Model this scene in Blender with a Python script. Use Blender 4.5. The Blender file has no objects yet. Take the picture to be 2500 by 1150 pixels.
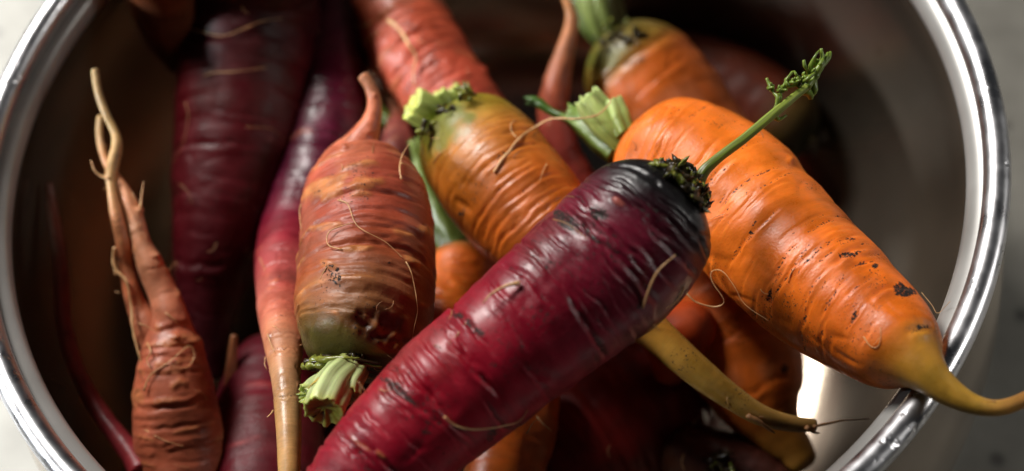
import bpy, math, random
import numpy as np
from mathutils import Vector, Matrix
from mathutils.bvhtree import BVHTree

# ------------------------------------------------------------------ camera
RIM_Z = 0.130                      # height of the centre line of the steel rim above the counter
FPX = 2500 * 50 / 36.0
CAM = np.array([0.055, -0.198, RIM_Z + 0.278])
_a, _b, _c = 0.544, 0.131, 0.041
_Rx = np.array([[1, 0, 0], [0, math.cos(_a), -math.sin(_a)], [0, math.sin(_a), math.cos(_a)]])
_Ry = np.array([[math.cos(_b), 0, math.sin(_b)], [0, 1, 0], [-math.sin(_b), 0, math.cos(_b)]])
_Rz = np.array([[math.cos(_c), -math.sin(_c), 0], [math.sin(_c), math.cos(_c), 0], [0, 0, 1]])
CM = _Rx @ _Ry @ _Rz

scene = bpy.context.scene
COL = scene.collection
cam_d = bpy.data.cameras.new('camera')
cam_d.lens = 50
cam_d.sensor_width = 36
cam_d.clip_start = 0.01
cam_d.clip_end = 50
cam = bpy.data.objects.new('camera', cam_d)
M4 = Matrix.Identity(4)
for i in range(3):
    for j in range(3):
        M4[i][j] = CM[i, j]
    M4[i][3] = CAM[i]
cam.matrix_world = M4
COL.objects.link(cam)
scene.camera = cam
cam_d.dof.use_dof = True
cam_d.dof.focus_distance = 0.312
cam_d.dof.aperture_fstop = 6.3
cam_d.dof.aperture_blades = 7

# ------------------------------------------------------------------ light
world = bpy.data.worlds.new('World')
scene.world = world
world.use_nodes = True
bg = world.node_tree.nodes['Background']
bg.inputs[0].default_value = (0.75, 0.85, 1.0, 1)
bg.inputs[1].default_value = 0.014


def area(name, az, el, dist, sx, sy, power, color, target=(0, 0, RIM_Z)):
    """az: degrees left of straight behind the pot, el: elevation"""
    d = bpy.data.lights.new(name, 'AREA')
    d.shape = 'RECTANGLE'
    d.size = sx
    d.size_y = sy
    d.energy = power
    d.color = color
    o = bpy.data.objects.new(name, d)
    A, E_ = math.radians(az), math.radians(el)
    v = Vector((-math.sin(A) * math.cos(E_), math.cos(A) * math.cos(E_), math.sin(E_)))
    o.location = Vector(target) + v * dist
    o.rotation_euler = v.to_track_quat('Z', 'Y').to_euler()
    COL.objects.link(o)
    return o


area('window_light', 50, 43, 1.3, 0.4, 0.4, 25, (1.0, 0.96, 0.91))


def spot(name, loc, target, power, angle, blend, radius, color):
    d = bpy.data.lights.new(name, 'SPOT')
    d.energy = power
    d.spot_size = math.radians(angle)
    d.spot_blend = blend
    d.shadow_soft_size = radius
    d.color = color
    o = bpy.data.objects.new(name, d)
    o.location = Vector(loc)
    o.rotation_euler = (Vector(loc) - Vector(target)).to_track_quat('Z', 'Y').to_euler()
    COL.objects.link(o)


# added spot that only brightens the counter on the left
spot('side_fill_spot', (-1.1, -0.15, 0.55), (-0.27, 0.04, 0.0), 300, 26, 0.9, 0.12, (0.95, 0.98, 1.0))
# weaker spot, added to lift the counter on the right out of shadow
spot('far_fill_spot', (1.2, 0.1, 0.5), (0.27, -0.03, 0.0), 48, 24, 0.9, 0.25, (1.0, 0.97, 0.92))

scene.view_settings.view_transform = 'Standard'
scene.view_settings.look = 'None'
scene.view_settings.exposure = 0.0
scene.view_settings.gamma = 1.0
scene.cycles.use_denoising = True
scene.cycles.max_bounces = 8
scene.cycles.caustics_reflective = False
scene.cycles.caustics_refractive = False
scene.cycles.sample_clamp_indirect = 4.0


# ------------------------------------------------------------------ helpers
def ray(x, y):
    d = CM @ np.array([(x - 1250) / FPX, (575 - y) / FPX, -1.0])
    return d


def at(x, y, z):
    """photo pixel -> point at height z (metres)"""
    d = ray(x, y)
    return CAM + d * ((z - CAM[2]) / d[2])


def proj(P):
    Q = (P - CAM) @ CM
    return 1250 + FPX * Q[..., 0] / -Q[..., 2], 575 - FPX * Q[..., 1] / -Q[..., 2], -Q[..., 2]


def lin(c):
    c = np.asarray(c, float) / 255.0
    return np.where(c <= 0.04045, c / 12.92, ((c + 0.055) / 1.055) ** 2.4)


def _hash(ix, iy, iz):
    n = (ix * 374761393 + iy * 668265263 + iz * 2147483647 + 1013904223).astype(np.int64)
    n = (n ^ (n >> 13)) * 1274126177
    n = n & 0xffffffff
    n = (n ^ (n >> 16)) & 0xffffffff
    n = (n * 2246822519) & 0xffffffff
    n = n ^ (n >> 13)
    return (n & 0xffff) / 32767.5 - 1.0


def vn(x, y, z):
    x, y, z = np.broadcast_arrays(x, y, z)
    ix, iy, iz = np.floor(x).astype(np.int64), np.floor(y).astype(np.int64), np.floor(z).astype(np.int64)
    fx, fy, fz = x - ix, y - iy, z - iz
    fx, fy, fz = [f * f * f * (f * (f * 6 - 15) + 10) for f in (fx, fy, fz)]
    r = 0
    for a in (0, 1):
        for b in (0, 1):
            for c in (0, 1):
                w = (fx if a else 1 - fx) * (fy if b else 1 - fy) * (fz if c else 1 - fz)
                r = r + w * _hash(ix + a, iy + b, iz + c)
    return r


def sstep(a, b, x):
    t = np.clip((x - a) / (b - a), 0, 1)
    return t * t * (3 - 2 * t)


def catmull(P, n_per=24):
    P = np.asarray(P, float)
    Q = np.vstack([2 * P[0] - P[1], P, 2 * P[-1] - P[-2]])
    out = []
    for i in range(1, len(Q) - 2):
        p0, p1, p2, p3 = Q[i - 1], Q[i], Q[i + 1], Q[i + 2]
        t = np.linspace(0, 1, n_per, endpoint=False)[:, None]
        out.append(0.5 * (2 * p1 + (p2 - p0) * t + (2 * p0 - 5 * p1 + 4 * p2 - p3) * t ** 2 + (3 * p1 - p0 - 3 * p2 + p3) * t ** 3))
    out.append(P[-1:])
    return np.vstack(out)


def resample(C, step):
    seg = np.linalg.norm(np.diff(C[:, :3], axis=0), axis=1)
    s = np.concatenate([[0], np.cumsum(seg)])
    n = max(4, int(round(s[-1] / step)) + 1)
    u = np.linspace(0, s[-1], n)
    return np.stack([np.interp(u, s, C[:, k]) for k in range(C.shape[1])], 1), u


def to3d(ctrl):
    """(px, py, radius px, height mm relative to the rim) -> x, y, z, r in metres"""
    out = []
    for (x, y, r, z) in ctrl:
        p = at(x, y, RIM_Z + z / 1000.0)
        dep = -((p - CAM) @ CM)[2]
        out.append([p[0], p[1], p[2], r * dep / FPX])
    return np.array(out)


def smooth1(a, k):
    if k < 2:
        return a
    ker = np.hanning(2 * k + 1)
    ker /= ker.sum()
    b = np.pad(a, ((k, k),) + ((0, 0),) * (a.ndim - 1), mode='edge')
    return np.stack([np.convolve(b[:, j], ker, 'valid') for j in range(a.shape[1])], 1)


def frames(C):
    T = np.gradient(C, axis=0)
    T /= np.linalg.norm(T, axis=1)[:, None] + 1e-12
    V = CAM - C
    N = V - (V * T).sum(1)[:, None] * T
    N /= np.linalg.norm(N, axis=1)[:, None] + 1e-12
    B = np.cross(T, N)
    return T, N, B


def grid_mesh(name, V, mat, closed_start=True, closed_end=True, attrs=None, smooth=True):
    """V: (n, m, 3) rings; pole vertices close the ends"""
    n, m, _ = V.shape
    verts = V.reshape(-1, 3)
    idx = np.arange(n * m).reshape(n, m)
    a = idx[:-1, :]
    b = np.roll(idx, -1, 1)[:-1, :]
    c = np.roll(idx, -1, 1)[1:, :]
    d = idx[1:, :]
    quads = np.stack([a, b, c, d], -1).reshape(-1, 4)
    extra, tris = [], []
    extra_src = []
    for flag, ring, rev in ((closed_start, 0, True), (closed_end, n - 1, False)):
        if flag:
            k = n * m + len(extra)
            extra.append(V[ring].mean(0))
            extra_src.append(idx[ring, 0])
            r0, r1 = idx[ring], np.roll(idx[ring], -1)
            kk = np.full(m, k)
            tris.append(np.stack([r1, r0, kk] if rev else [r0, r1, kk], -1))
    if extra:
        verts = np.vstack([verts, np.array(extra)])
        tris = np.vstack(tris)
    else:
        tris = np.zeros((0, 3), int)
    me = bpy.data.meshes.new(name)
    me.vertices.add(len(verts))
    me.vertices.foreach_set('co', verts.astype(np.float32).ravel())
    loops = np.concatenate([quads.ravel(), tris.ravel()]).astype(np.int32)
    me.loops.add(len(loops))
    me.loops.foreach_set('vertex_index', loops)
    nf = len(quads) + len(tris)
    me.polygons.add(nf)
    st = np.concatenate([np.arange(len(quads)) * 4, len(quads) * 4 + np.arange(len(tris)) * 3]).astype(np.int32)
    me.polygons.foreach_set('loop_start', st)
    me.update(calc_edges=True)
    me.polygons.foreach_set('use_smooth', np.ones(nf, bool) if smooth else np.zeros(nf, bool))
    for k, v in (attrs or {}).items():
        v = v.reshape(n * m, -1)
        if extra:
            v = np.vstack([v, v[extra_src]])
        if k == 'col':
            at_ = me.color_attributes.new('col', 'FLOAT_COLOR', 'POINT')
            at_.data.foreach_set('color', np.hstack([v, np.ones((len(v), 1))]).astype(np.float32).ravel())
        elif v.shape[1] == 3:
            at_ = me.attributes.new(k, 'FLOAT_VECTOR', 'POINT')
            at_.data.foreach_set('vector', v.astype(np.float32).ravel())
        else:
            at_ = me.attributes.new(k, 'FLOAT', 'POINT')
            at_.data.foreach_set('value', v.astype(np.float32).ravel())
    me.validate()
    me.materials.append(mat)
    return me


def link(name, me, parent=None):
    o = bpy.data.objects.new(name, me)
    COL.objects.link(o)
    if parent is not None:
        o.parent = parent
        o.matrix_parent_inverse = Matrix.Translation(-Vector(parent.location))
    return o


def thing(name, label, cat, loc, group=None):
    o = bpy.data.objects.new(name, None)
    COL.objects.link(o)
    o.location = Vector(loc)
    o.empty_display_size = 0.01
    o['label'] = label
    o['category'] = cat
    if group:
        o['group'] = group
    return o


# ------------------------------------------------------------------ materials
def new_mat(name):
    m = bpy.data.materials.new(name)
    m.use_nodes = True
    nt = m.node_tree
    return m, nt, nt.nodes['Principled BSDF']


def node(nt, typ, **kw):
    n = nt.nodes.new(typ)
    for k, v in kw.items():
        if k in ('operation', 'blend_type', 'data_type', 'attribute_name', 'attribute_type', 'noise_dimensions', 'feature', 'vector_type', 'interpolation'):
            setattr(n, k, v)
    return n


def skin_mat(name, rough=0.36, sss=0.12, sss_col=(1.0, 0.35, 0.12), bump=0.35, grain=1.0, coat=0.0, streak=0.2, spec=0.42):
    m, nt, bs = new_mat(name)
    L = nt.links.new
    col = node(nt, 'ShaderNodeAttribute', attribute_name='col')
    cp = node(nt, 'ShaderNodeAttribute', attribute_name='cpos')
    di = node(nt, 'ShaderNodeAttribute', attribute_name='dirt')
    # ring streaks: compressed along the root, stretched around it
    mp = node(nt, 'ShaderNodeMapping')
    mp.inputs['Scale'].default_value = (2600, 260, 260)
    L(cp.outputs['Vector'], mp.inputs['Vector'])
    n1 = node(nt, 'ShaderNodeTexNoise')
    n1.inputs['Scale'].default_value = 1.0
    n1.inputs['Detail'].default_value = 4
    L(mp.outputs[0], n1.inputs['Vector'])
    mp2 = node(nt, 'ShaderNodeMapping')
    mp2.inputs['Scale'].default_value = (1900, 1500, 1500)
    L(cp.outputs['Vector'], mp2.inputs['Vector'])
    n2 = node(nt, 'ShaderNodeTexNoise')
    n2.inputs['Scale'].default_value = 1.0
    n2.inputs['Detail'].default_value = 5
    n2.inputs['Roughness'].default_value = 0.65
    L(mp2.outputs[0], n2.inputs['Vector'])
    n3 = node(nt, 'ShaderNodeTexNoise')
    n3.inputs['Scale'].default_value = 170.0
    n3.inputs['Detail'].default_value = 5
    L(cp.outputs['Vector'], n3.inputs['Vector'])
    # colour
    mr = node(nt, 'ShaderNodeMapRange')
    mr.inputs[1].default_value = 0.3
    mr.inputs[2].default_value = 0.7
    mr.inputs[3].default_value = 1 - streak
    mr.inputs[4].default_value = 1 + streak
    L(n1.outputs['Fac'], mr.inputs[0])
    mr3 = node(nt, 'ShaderNodeMapRange')
    mr3.inputs[1].default_value = 0.3
    mr3.inputs[2].default_value = 0.7
    mr3.inputs[3].default_value = 0.78
    mr3.inputs[4].default_value = 1.18
    L(n3.outputs['Fac'], mr3.inputs[0])
    mu = node(nt, 'ShaderNodeMath', operation='MULTIPLY')
    L(mr.outputs[0], mu.inputs[0])
    L(mr3.outputs[0], mu.inputs[1])
    vm = node(nt, 'ShaderNodeVectorMath', operation='SCALE')
    L(col.outputs['Color'], vm.inputs[0])
    L(mu.outputs[0], vm.inputs['Scale'])
    # dirt: attribute pushed through a grain threshold
    add = node(nt, 'ShaderNodeMath', operation='MULTIPLY_ADD')
    add.inputs[1].default_value = 2.4
    L(n2.outputs['Fac'], add.inputs[0])
    L(di.outputs['Fac'], add.inputs[2])
    th = node(nt, 'ShaderNodeMapRange')
    th.interpolation_type = 'SMOOTHSTEP'
    th.inputs[1].default_value = 1.66
    th.inputs[2].default_value = 1.86
    L(add.outputs[0], th.inputs[0])
    mix = node(nt, 'ShaderNodeMix', data_type='RGBA')
    L(th.outputs[0], mix.inputs[0])
    L(vm.outputs[0], mix.inputs[6])
    mix.inputs[7].default_value = (0.016, 0.010, 0.007, 1)
    L(mix.outputs[2], bs.inputs['Base Color'])
    # roughness
    rr = node(nt, 'ShaderNodeMapRange')
    rr.inputs[1].default_value = 0.38
    rr.inputs[2].default_value = 0.62
    rr.inputs[3].default_value = rough - 0.10
    rr.inputs[4].default_value = rough + 0.16
    rmix = node(nt, 'ShaderNodeMath', operation='ADD')
    L(n2.outputs['Fac'], rmix.inputs[0])
    L(n3.outputs['Fac'], rmix.inputs[1])
    rhalf = node(nt, 'ShaderNodeMath', operation='MULTIPLY')
    rhalf.inputs[1].default_value = 0.5
    L(rmix.outputs[0], rhalf.inputs[0])
    L(rhalf.outputs[0], rr.inputs[0])
    ra = node(nt, 'ShaderNodeMath', operation='MULTIPLY_ADD')
    ra.inputs[1].default_value = 0.4
    L(th.outputs[0], ra.inputs[0])
    L(rr.outputs[0], ra.inputs[2])
    L(ra.outputs[0], bs.inputs['Roughness'])
    # relief
    b1 = node(nt, 'ShaderNodeBump')
    b1.inputs['Strength'].default_value = bump
    b1.inputs['Distance'].default_value = 0.00028
    L(n1.outputs['Fac'], b1.inputs['Height'])
    b2 = node(nt, 'ShaderNodeBump')
    b2.inputs['Strength'].default_value = bump * grain
    b2.inputs['Distance'].default_value = 0.00022
    L(n2.outputs['Fac'], b2.inputs['Height'])
    L(b1.outputs[0], b2.inputs['Normal'])
    L(b2.outputs[0], bs.inputs['Normal'])
    bs.inputs['Subsurface Weight'].default_value = sss
    bs.inputs['Subsurface Radius'].default_value = sss_col
    bs.inputs['Subsurface Scale'].default_value = 0.0022
    bs.inputs['Coat Weight'].default_value = coat
    bs.inputs['Coat Roughness'].default_value = 0.22
    bs.inputs['Specular IOR Level'].default_value = spec
    return m


MAT_ORANGE = skin_mat('orange_skin', 0.36, 0.2, (1.0, 0.35, 0.08), 0.10, 4.0, 0.06, 0.05)
MAT_PURPLE = skin_mat('purple_skin', 0.35, 0.06, (1.0, 0.15, 0.2), 0.14, 3.2, 0.18, 0.12, 0.38)
MAT_MAROON = skin_mat('maroon_skin', 0.42, 0.05, (1.0, 0.15, 0.2), 0.14, 4.0, 0.0, 0.12)
MAT_MAROON.node_tree.nodes['Principled BSDF'].inputs['Specular IOR Level'].default_value = 0.2
MAT_RED = skin_mat('red_skin', 0.40, 0.14, (1.0, 0.3, 0.15), 0.14, 4.5, 0.08, 0.09, 0.34)
MAT_DULL = skin_mat('dull_orange_skin', 0.5, 0.1, (1.0, 0.35, 0.08), 0.10, 4.0, 0.0, 0.05, 0.2)
MAT_PALE = skin_mat('pale_root_skin', 0.36, 0.15, (1.0, 0.6, 0.3), 0.30, 0.8, 0.15)
MAT_GREEN = skin_mat('green_stalk_skin', 0.32, 0.18, (0.5, 1.0, 0.3), 0.25, 1.0, 0.15, 0.16)


def plain_mat(name, rgb, rough=0.5, var=0.25, scale=900, sss=0.0):
    m, nt, bs = new_mat(name)
    L = nt.links.new
    tc = node(nt, 'ShaderNodeTexCoord')
    n = node(nt, 'ShaderNodeTexNoise')
    n.inputs['Scale'].default_value = scale
    n.inputs['Detail'].default_value = 4
    L(tc.outputs['Object'], n.inputs['Vector'])
    mr = node(nt, 'ShaderNodeMapRange')
    mr.inputs[1].default_value = 0.3
    mr.inputs[2].default_value = 0.7
    mr.inputs[3].default_value = 1 - var
    mr.inputs[4].default_value = 1 + var
    L(n.outputs['Fac'], mr.inputs[0])
    vm = node(nt, 'ShaderNodeVectorMath', operation='SCALE')
    vm.inputs[0].default_value = tuple(lin(rgb))
    L(mr.outputs[0], vm.inputs['Scale'])
    L(vm.outputs[0], bs.inputs['Base Color'])
    bs.inputs['Roughness'].default_value = rough
    bs.inputs['Subsurface Weight'].default_value = sss
    bs.inputs['Subsurface Scale'].default_value = 0.001
    b = node(nt, 'ShaderNodeBump')
    b.inputs['Strength'].default_value = 0.4
    b.inputs['Distance'].default_value = 0.0003
    L(n.outputs['Fac'], b.inputs['Height'])
    L(b.outputs[0], bs.inputs['Normal'])
    return m


MAT_HAIR = plain_mat('root_hair_tan', (205, 160, 110), 0.5, 0.2, 700, 0.1)
MAT_HAIR_DK = plain_mat('root_hair_brown', (150, 105, 65), 0.5, 0.25, 700, 0.1)
MAT_SOIL = plain_mat('crown_debris_dark', (46, 36, 18), 0.28, 0.6, 600)
MAT_MOSS = plain_mat('crown_debris_green', (112, 116, 44), 0.25, 0.45, 600, 0.1)
MAT_LEAF = plain_mat('leaflet_green', (116, 138, 50), 0.35, 0.3, 500, 0.1)


def pot_steel():
    """satin steel wall with faint spun lines, water marks and specks"""
    m, nt, bs = new_mat('satin_steel_wall')
    L = nt.links.new
    tc = node(nt, 'ShaderNodeTexCoord')
    bs.inputs['Metallic'].default_value = 0.92
    n = node(nt, 'ShaderNodeTexNoise')
    n.inputs['Scale'].default_value = 24
    n.inputs['Detail'].default_value = 6
    L(tc.outputs['Object'], n.inputs['Vector'])
    cr = node(nt, 'ShaderNodeValToRGB')  # warm tint puts the reflected carrots into the steel's colour
    cr.color_ramp.elements[0].position = 0.3
    cr.color_ramp.elements[0].color = (0.50, 0.40, 0.30, 1)
    cr.color_ramp.elements[1].position = 0.7
    cr.color_ramp.elements[1].color = (0.60, 0.50, 0.40, 1)
    L(n.outputs['Fac'], cr.inputs[0])
    v = node(nt, 'ShaderNodeTexVoronoi')
    v.inputs['Scale'].default_value = 70
    L(tc.outputs['Object'], v.inputs['Vector'])
    lt = node(nt, 'ShaderNodeMapRange')
    lt.inputs[1].default_value = 0.04
    lt.inputs[2].default_value = 0.08
    lt.inputs[3].default_value = 0.8
    lt.inputs[4].default_value = 0.0
    L(v.outputs['Distance'], lt.inputs[0])
    mix = node(nt, 'ShaderNodeMix', data_type='RGBA')
    L(lt.outputs[0], mix.inputs[0])
    L(cr.outputs[0], mix.inputs[6])
    mix.inputs[7].default_value = (0.16, 0.12, 0.09, 1)
    L(mix.outputs[2], bs.inputs['Base Color'])
    mr = node(nt, 'ShaderNodeMapRange')
    mr.inputs[1].default_value = 0.3
    mr.inputs[2].default_value = 0.7
    mr.inputs[3].default_value = 0.15
    mr.inputs[4].default_value = 0.22
    L(n.outputs['Fac'], mr.inputs[0])
    L(mr.outputs[0], bs.inputs['Roughness'])
    mp = node(nt, 'ShaderNodeMapping')
    mp.inputs['Scale'].default_value = (6, 6, 900)
    L(tc.outputs['Object'], mp.inputs['Vector'])
    n2 = node(nt, 'ShaderNodeTexNoise')
    n2.inputs['Scale'].default_value = 1.0
    L(mp.outputs[0], n2.inputs['Vector'])
    b = node(nt, 'ShaderNodeBump')
    b.inputs['Strength'].default_value = 0.06
    b.inputs['Distance'].default_value = 0.0005
    L(n2.outputs['Fac'], b.inputs['Height'])
    L(b.outputs[0], bs.inputs['Normal'])
    return m


def lip_mat():
    m, nt, bs = new_mat('pale_lip')
    L = nt.links.new
    tc = node(nt, 'ShaderNodeTexCoord')
    n = node(nt, 'ShaderNodeTexNoise')
    n.inputs['Scale'].default_value = 60
    n.inputs['Detail'].default_value = 6
    L(tc.outputs['Object'], n.inputs['Vector'])
    cr = node(nt, 'ShaderNodeValToRGB')
    cr.color_ramp.elements[0].position = 0.3
    cr.color_ramp.elements[0].color = (0.29, 0.285, 0.27, 1)
    cr.color_ramp.elements[1].position = 0.7
    cr.color_ramp.elements[1].color = (0.37, 0.365, 0.35, 1)
    L(n.outputs['Fac'], cr.inputs[0])
    L(cr.outputs[0], bs.inputs['Base Color'])
    bs.inputs['Roughness'].default_value = 0.3
    bs.inputs['Metallic'].default_value = 0.2
    return m


def steel():
    m, nt, bs = new_mat('steel_rim')
    L = nt.links.new
    tc = node(nt, 'ShaderNodeTexCoord')
    bs.inputs['Metallic'].default_value = 1.0
    bs.inputs['Base Color'].default_value = (0.66, 0.66, 0.68, 1)
    n = node(nt, 'ShaderNodeTexNoise')
    n.inputs['Scale'].default_value = 160
    n.inputs['Detail'].default_value = 4
    L(tc.outputs['Object'], n.inputs['Vector'])
    mr = node(nt, 'ShaderNodeMapRange')
    mr.inputs[1].default_value = 0.35
    mr.inputs[2].default_value = 0.75
    mr.inputs[3].default_value = 0.26
    mr.inputs[4].default_value = 0.46
    L(n.outputs['Fac'], mr.inputs[0])
    L(mr.outputs[0], bs.inputs['Roughness'])
    # small knocks
    n2 = node(nt, 'ShaderNodeTexNoise')
    n2.inputs['Scale'].default_value = 330
    n2.inputs['Detail'].default_value = 2
    L(tc.outputs['Object'], n2.inputs['Vector'])
    k = node(nt, 'ShaderNodeMapRange')
    k.inputs[1].default_value = 0.62
    k.inputs[2].default_value = 0.78
    L(n2.outputs['Fac'], k.inputs[0])
    n3 = node(nt, 'ShaderNodeTexNoise')
    n3.inputs['Scale'].default_value = 38
    L(tc.outputs['Object'], n3.inputs['Vector'])
    k3 = node(nt, 'ShaderNodeMapRange')
    k3.inputs[1].default_value = 0.5
    k3.inputs[2].default_value = 0.62
    L(n3.outputs['Fac'], k3.inputs[0])
    mu = node(nt, 'ShaderNodeMath', operation='MULTIPLY')
    L(k.outputs[0], mu.inputs[0])
    L(k3.outputs[0], mu.inputs[1])
    b = node(nt, 'ShaderNodeBump')
    b.invert = True
    b.inputs['Strength'].default_value = 0.45
    b.inputs['Distance'].default_value = 0.0005
    L(mu.outputs[0], b.inputs['Height'])
    L(b.outputs[0], bs.inputs['Normal'])
    return m


def counter_mat():
    m, nt, bs = new_mat('stone_counter')
    L = nt.links.new
    tc = node(nt, 'ShaderNodeTexCoord')
    n = node(nt, 'ShaderNodeTexNoise')
    n.inputs['Scale'].default_value = 26
    n.inputs['Detail'].default_value = 8
    n.inputs['Roughness'].default_value = 0.65
    L(tc.outputs['Object'], n.inputs['Vector'])
    cr = node(nt, 'ShaderNodeValToRGB')
    cr.color_ramp.elements[0].position = 0.3
    cr.color_ramp.elements[0].color = (0.13, 0.123, 0.105, 1)
    cr.color_ramp.elements[1].position = 0.72
    cr.color_ramp.elements[1].color = (0.24, 0.23, 0.20, 1)
    L(n.outputs['Fac'], cr.inputs[0])
    v = node(nt, 'ShaderNodeTexVoronoi')
    v.inputs['Scale'].default_value = 75
    L(tc.outputs['Object'], v.inputs['Vector'])
    lt = node(nt, 'ShaderNodeMapRange')
    lt.inputs[1].default_value = 0.12
    lt.inputs[2].default_value = 0.22
    lt.inputs[3].default_value = 0.75
    lt.inputs[4].default_value = 0.0
    L(v.outputs['Distance'], lt.inputs[0])
    sp = node(nt, 'ShaderNodeSeparateColor')
    L(v.outputs['Color'], sp.inputs[0])
    gt = node(nt, 'ShaderNodeMath', operation='GREATER_THAN')
    gt.inputs[1].default_value = 0.55
    L(sp.outputs[0], gt.inputs[0])
    mu = node(nt, 'ShaderNodeMath', operation='MULTIPLY')
    L(lt.outputs[0], mu.inputs[0])
    L(gt.outputs[0], mu.inputs[1])
    mix = node(nt, 'ShaderNodeMix', data_type='RGBA')
    L(mu.outputs[0], mix.inputs[0])
    L(cr.outputs[0], mix.inputs[6])
    mix.inputs[7].default_value = (0.04, 0.037, 0.033, 1)
    L(mix.outputs[2], bs.inputs['Base Color'])
    bs.inputs['Roughness'].default_value = 0.55
    return m


# ------------------------------------------------------------------ counter and pot
def plane_obj(name, x0, x1, y0, y1, z, mat):
    me = bpy.data.meshes.new(name)
    me.from_pydata([(x0, y0, z), (x1, y0, z), (x1, y1, z), (x0, y1, z)], [], [(0, 1, 2, 3)])
    me.materials.append(mat)
    return link(name, me)


counter = plane_obj('counter', -1.2, 1.2, -0.9, 1.2, 0.0, counter_mat())
counter['kind'] = 'structure'
counter['label'] = 'mottled grey stone counter top'

R_RIM = 0.122
# half section of the pot (radius, height), inside then outside
IN = [(0.0, 0.0045), (0.060, 0.0045), (0.082, 0.0070), (0.098, 0.0140), (0.110, 0.0250), (0.1185, 0.0400),
      (0.1235, 0.0570), (0.1255, 0.0760), (0.1250, 0.0930), (0.1222, 0.1080), (0.1190, 0.1175), (0.1170, 0.1225), (0.1163, 0.1248), (0.1168, 0.1266), (0.1180, 0.1279), (0.1197, 0.1290)]
OUT = [(0.1235, 0.1285), (0.1240, 0.1240), (0.1262, 0.1130), (0.1300, 0.0960), (0.1318, 0.0760),
       (0.1290, 0.0550), (0.1225, 0.0360), (0.1120, 0.0190), (0.098, 0.0070), (0.085, 0.0020), (0.070, 0.0005), (0.0, 0.0005)]


def lathe(prof, m=192):
    prof = catmull(np.array(prof), 6)
    th = np.linspace(0, 2 * np.pi, m, endpoint=False)
    V = np.stack([prof[:, 0][:, None] * np.cos(th)[None], prof[:, 0][:, None] * np.sin(th)[None],
                  np.repeat(prof[:, 1][:, None], m, 1)], -1)
    return V


pot = thing('steel_pot', 'round steel pot with a polished rolled rim, full of carrots', 'pot', (0, 0, 0))
STEEL_WALL = pot_steel()
pv = lathe(IN + OUT)
pv[0] = pv[0] * 0 + np.array([0, 0, 0.0045])
pv[-1] = pv[-1] * 0 + np.array([0, 0, 0.0005])
link('body', grid_mesh('body', pv, STEEL_WALL, False, False), pot)
LIP = [(0.1174, 0.1213), (0.1165, 0.1231), (0.11605, 0.1248), (0.1165, 0.1267), (0.1178, 0.1281), (0.1196, 0.1291), (0.1203, 0.1286)]
link('lip', grid_mesh('lip', lathe(LIP), lip_mat(), False, False), pot)
th = np.linspace(0, 2 * np.pi, 360, endpoint=False)
ph = np.linspace(0, 2 * np.pi, 28, endpoint=False)
rt = 0.0031
tv = np.stack([(R_RIM + rt * np.cos(ph)[None]) * np.cos(th)[:, None],
               (R_RIM + rt * np.cos(ph)[None]) * np.sin(th)[:, None],
               np.repeat((RIM_Z + rt * 1.05 * np.sin(ph))[None], 360, 0)], -1)
tv = np.concatenate([tv, tv[:1]], 0)
link('rim', grid_mesh('rim', tv, steel(), False, False), pot)

# ------------------------------------------------------------------ carrots
BVH = {}


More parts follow.
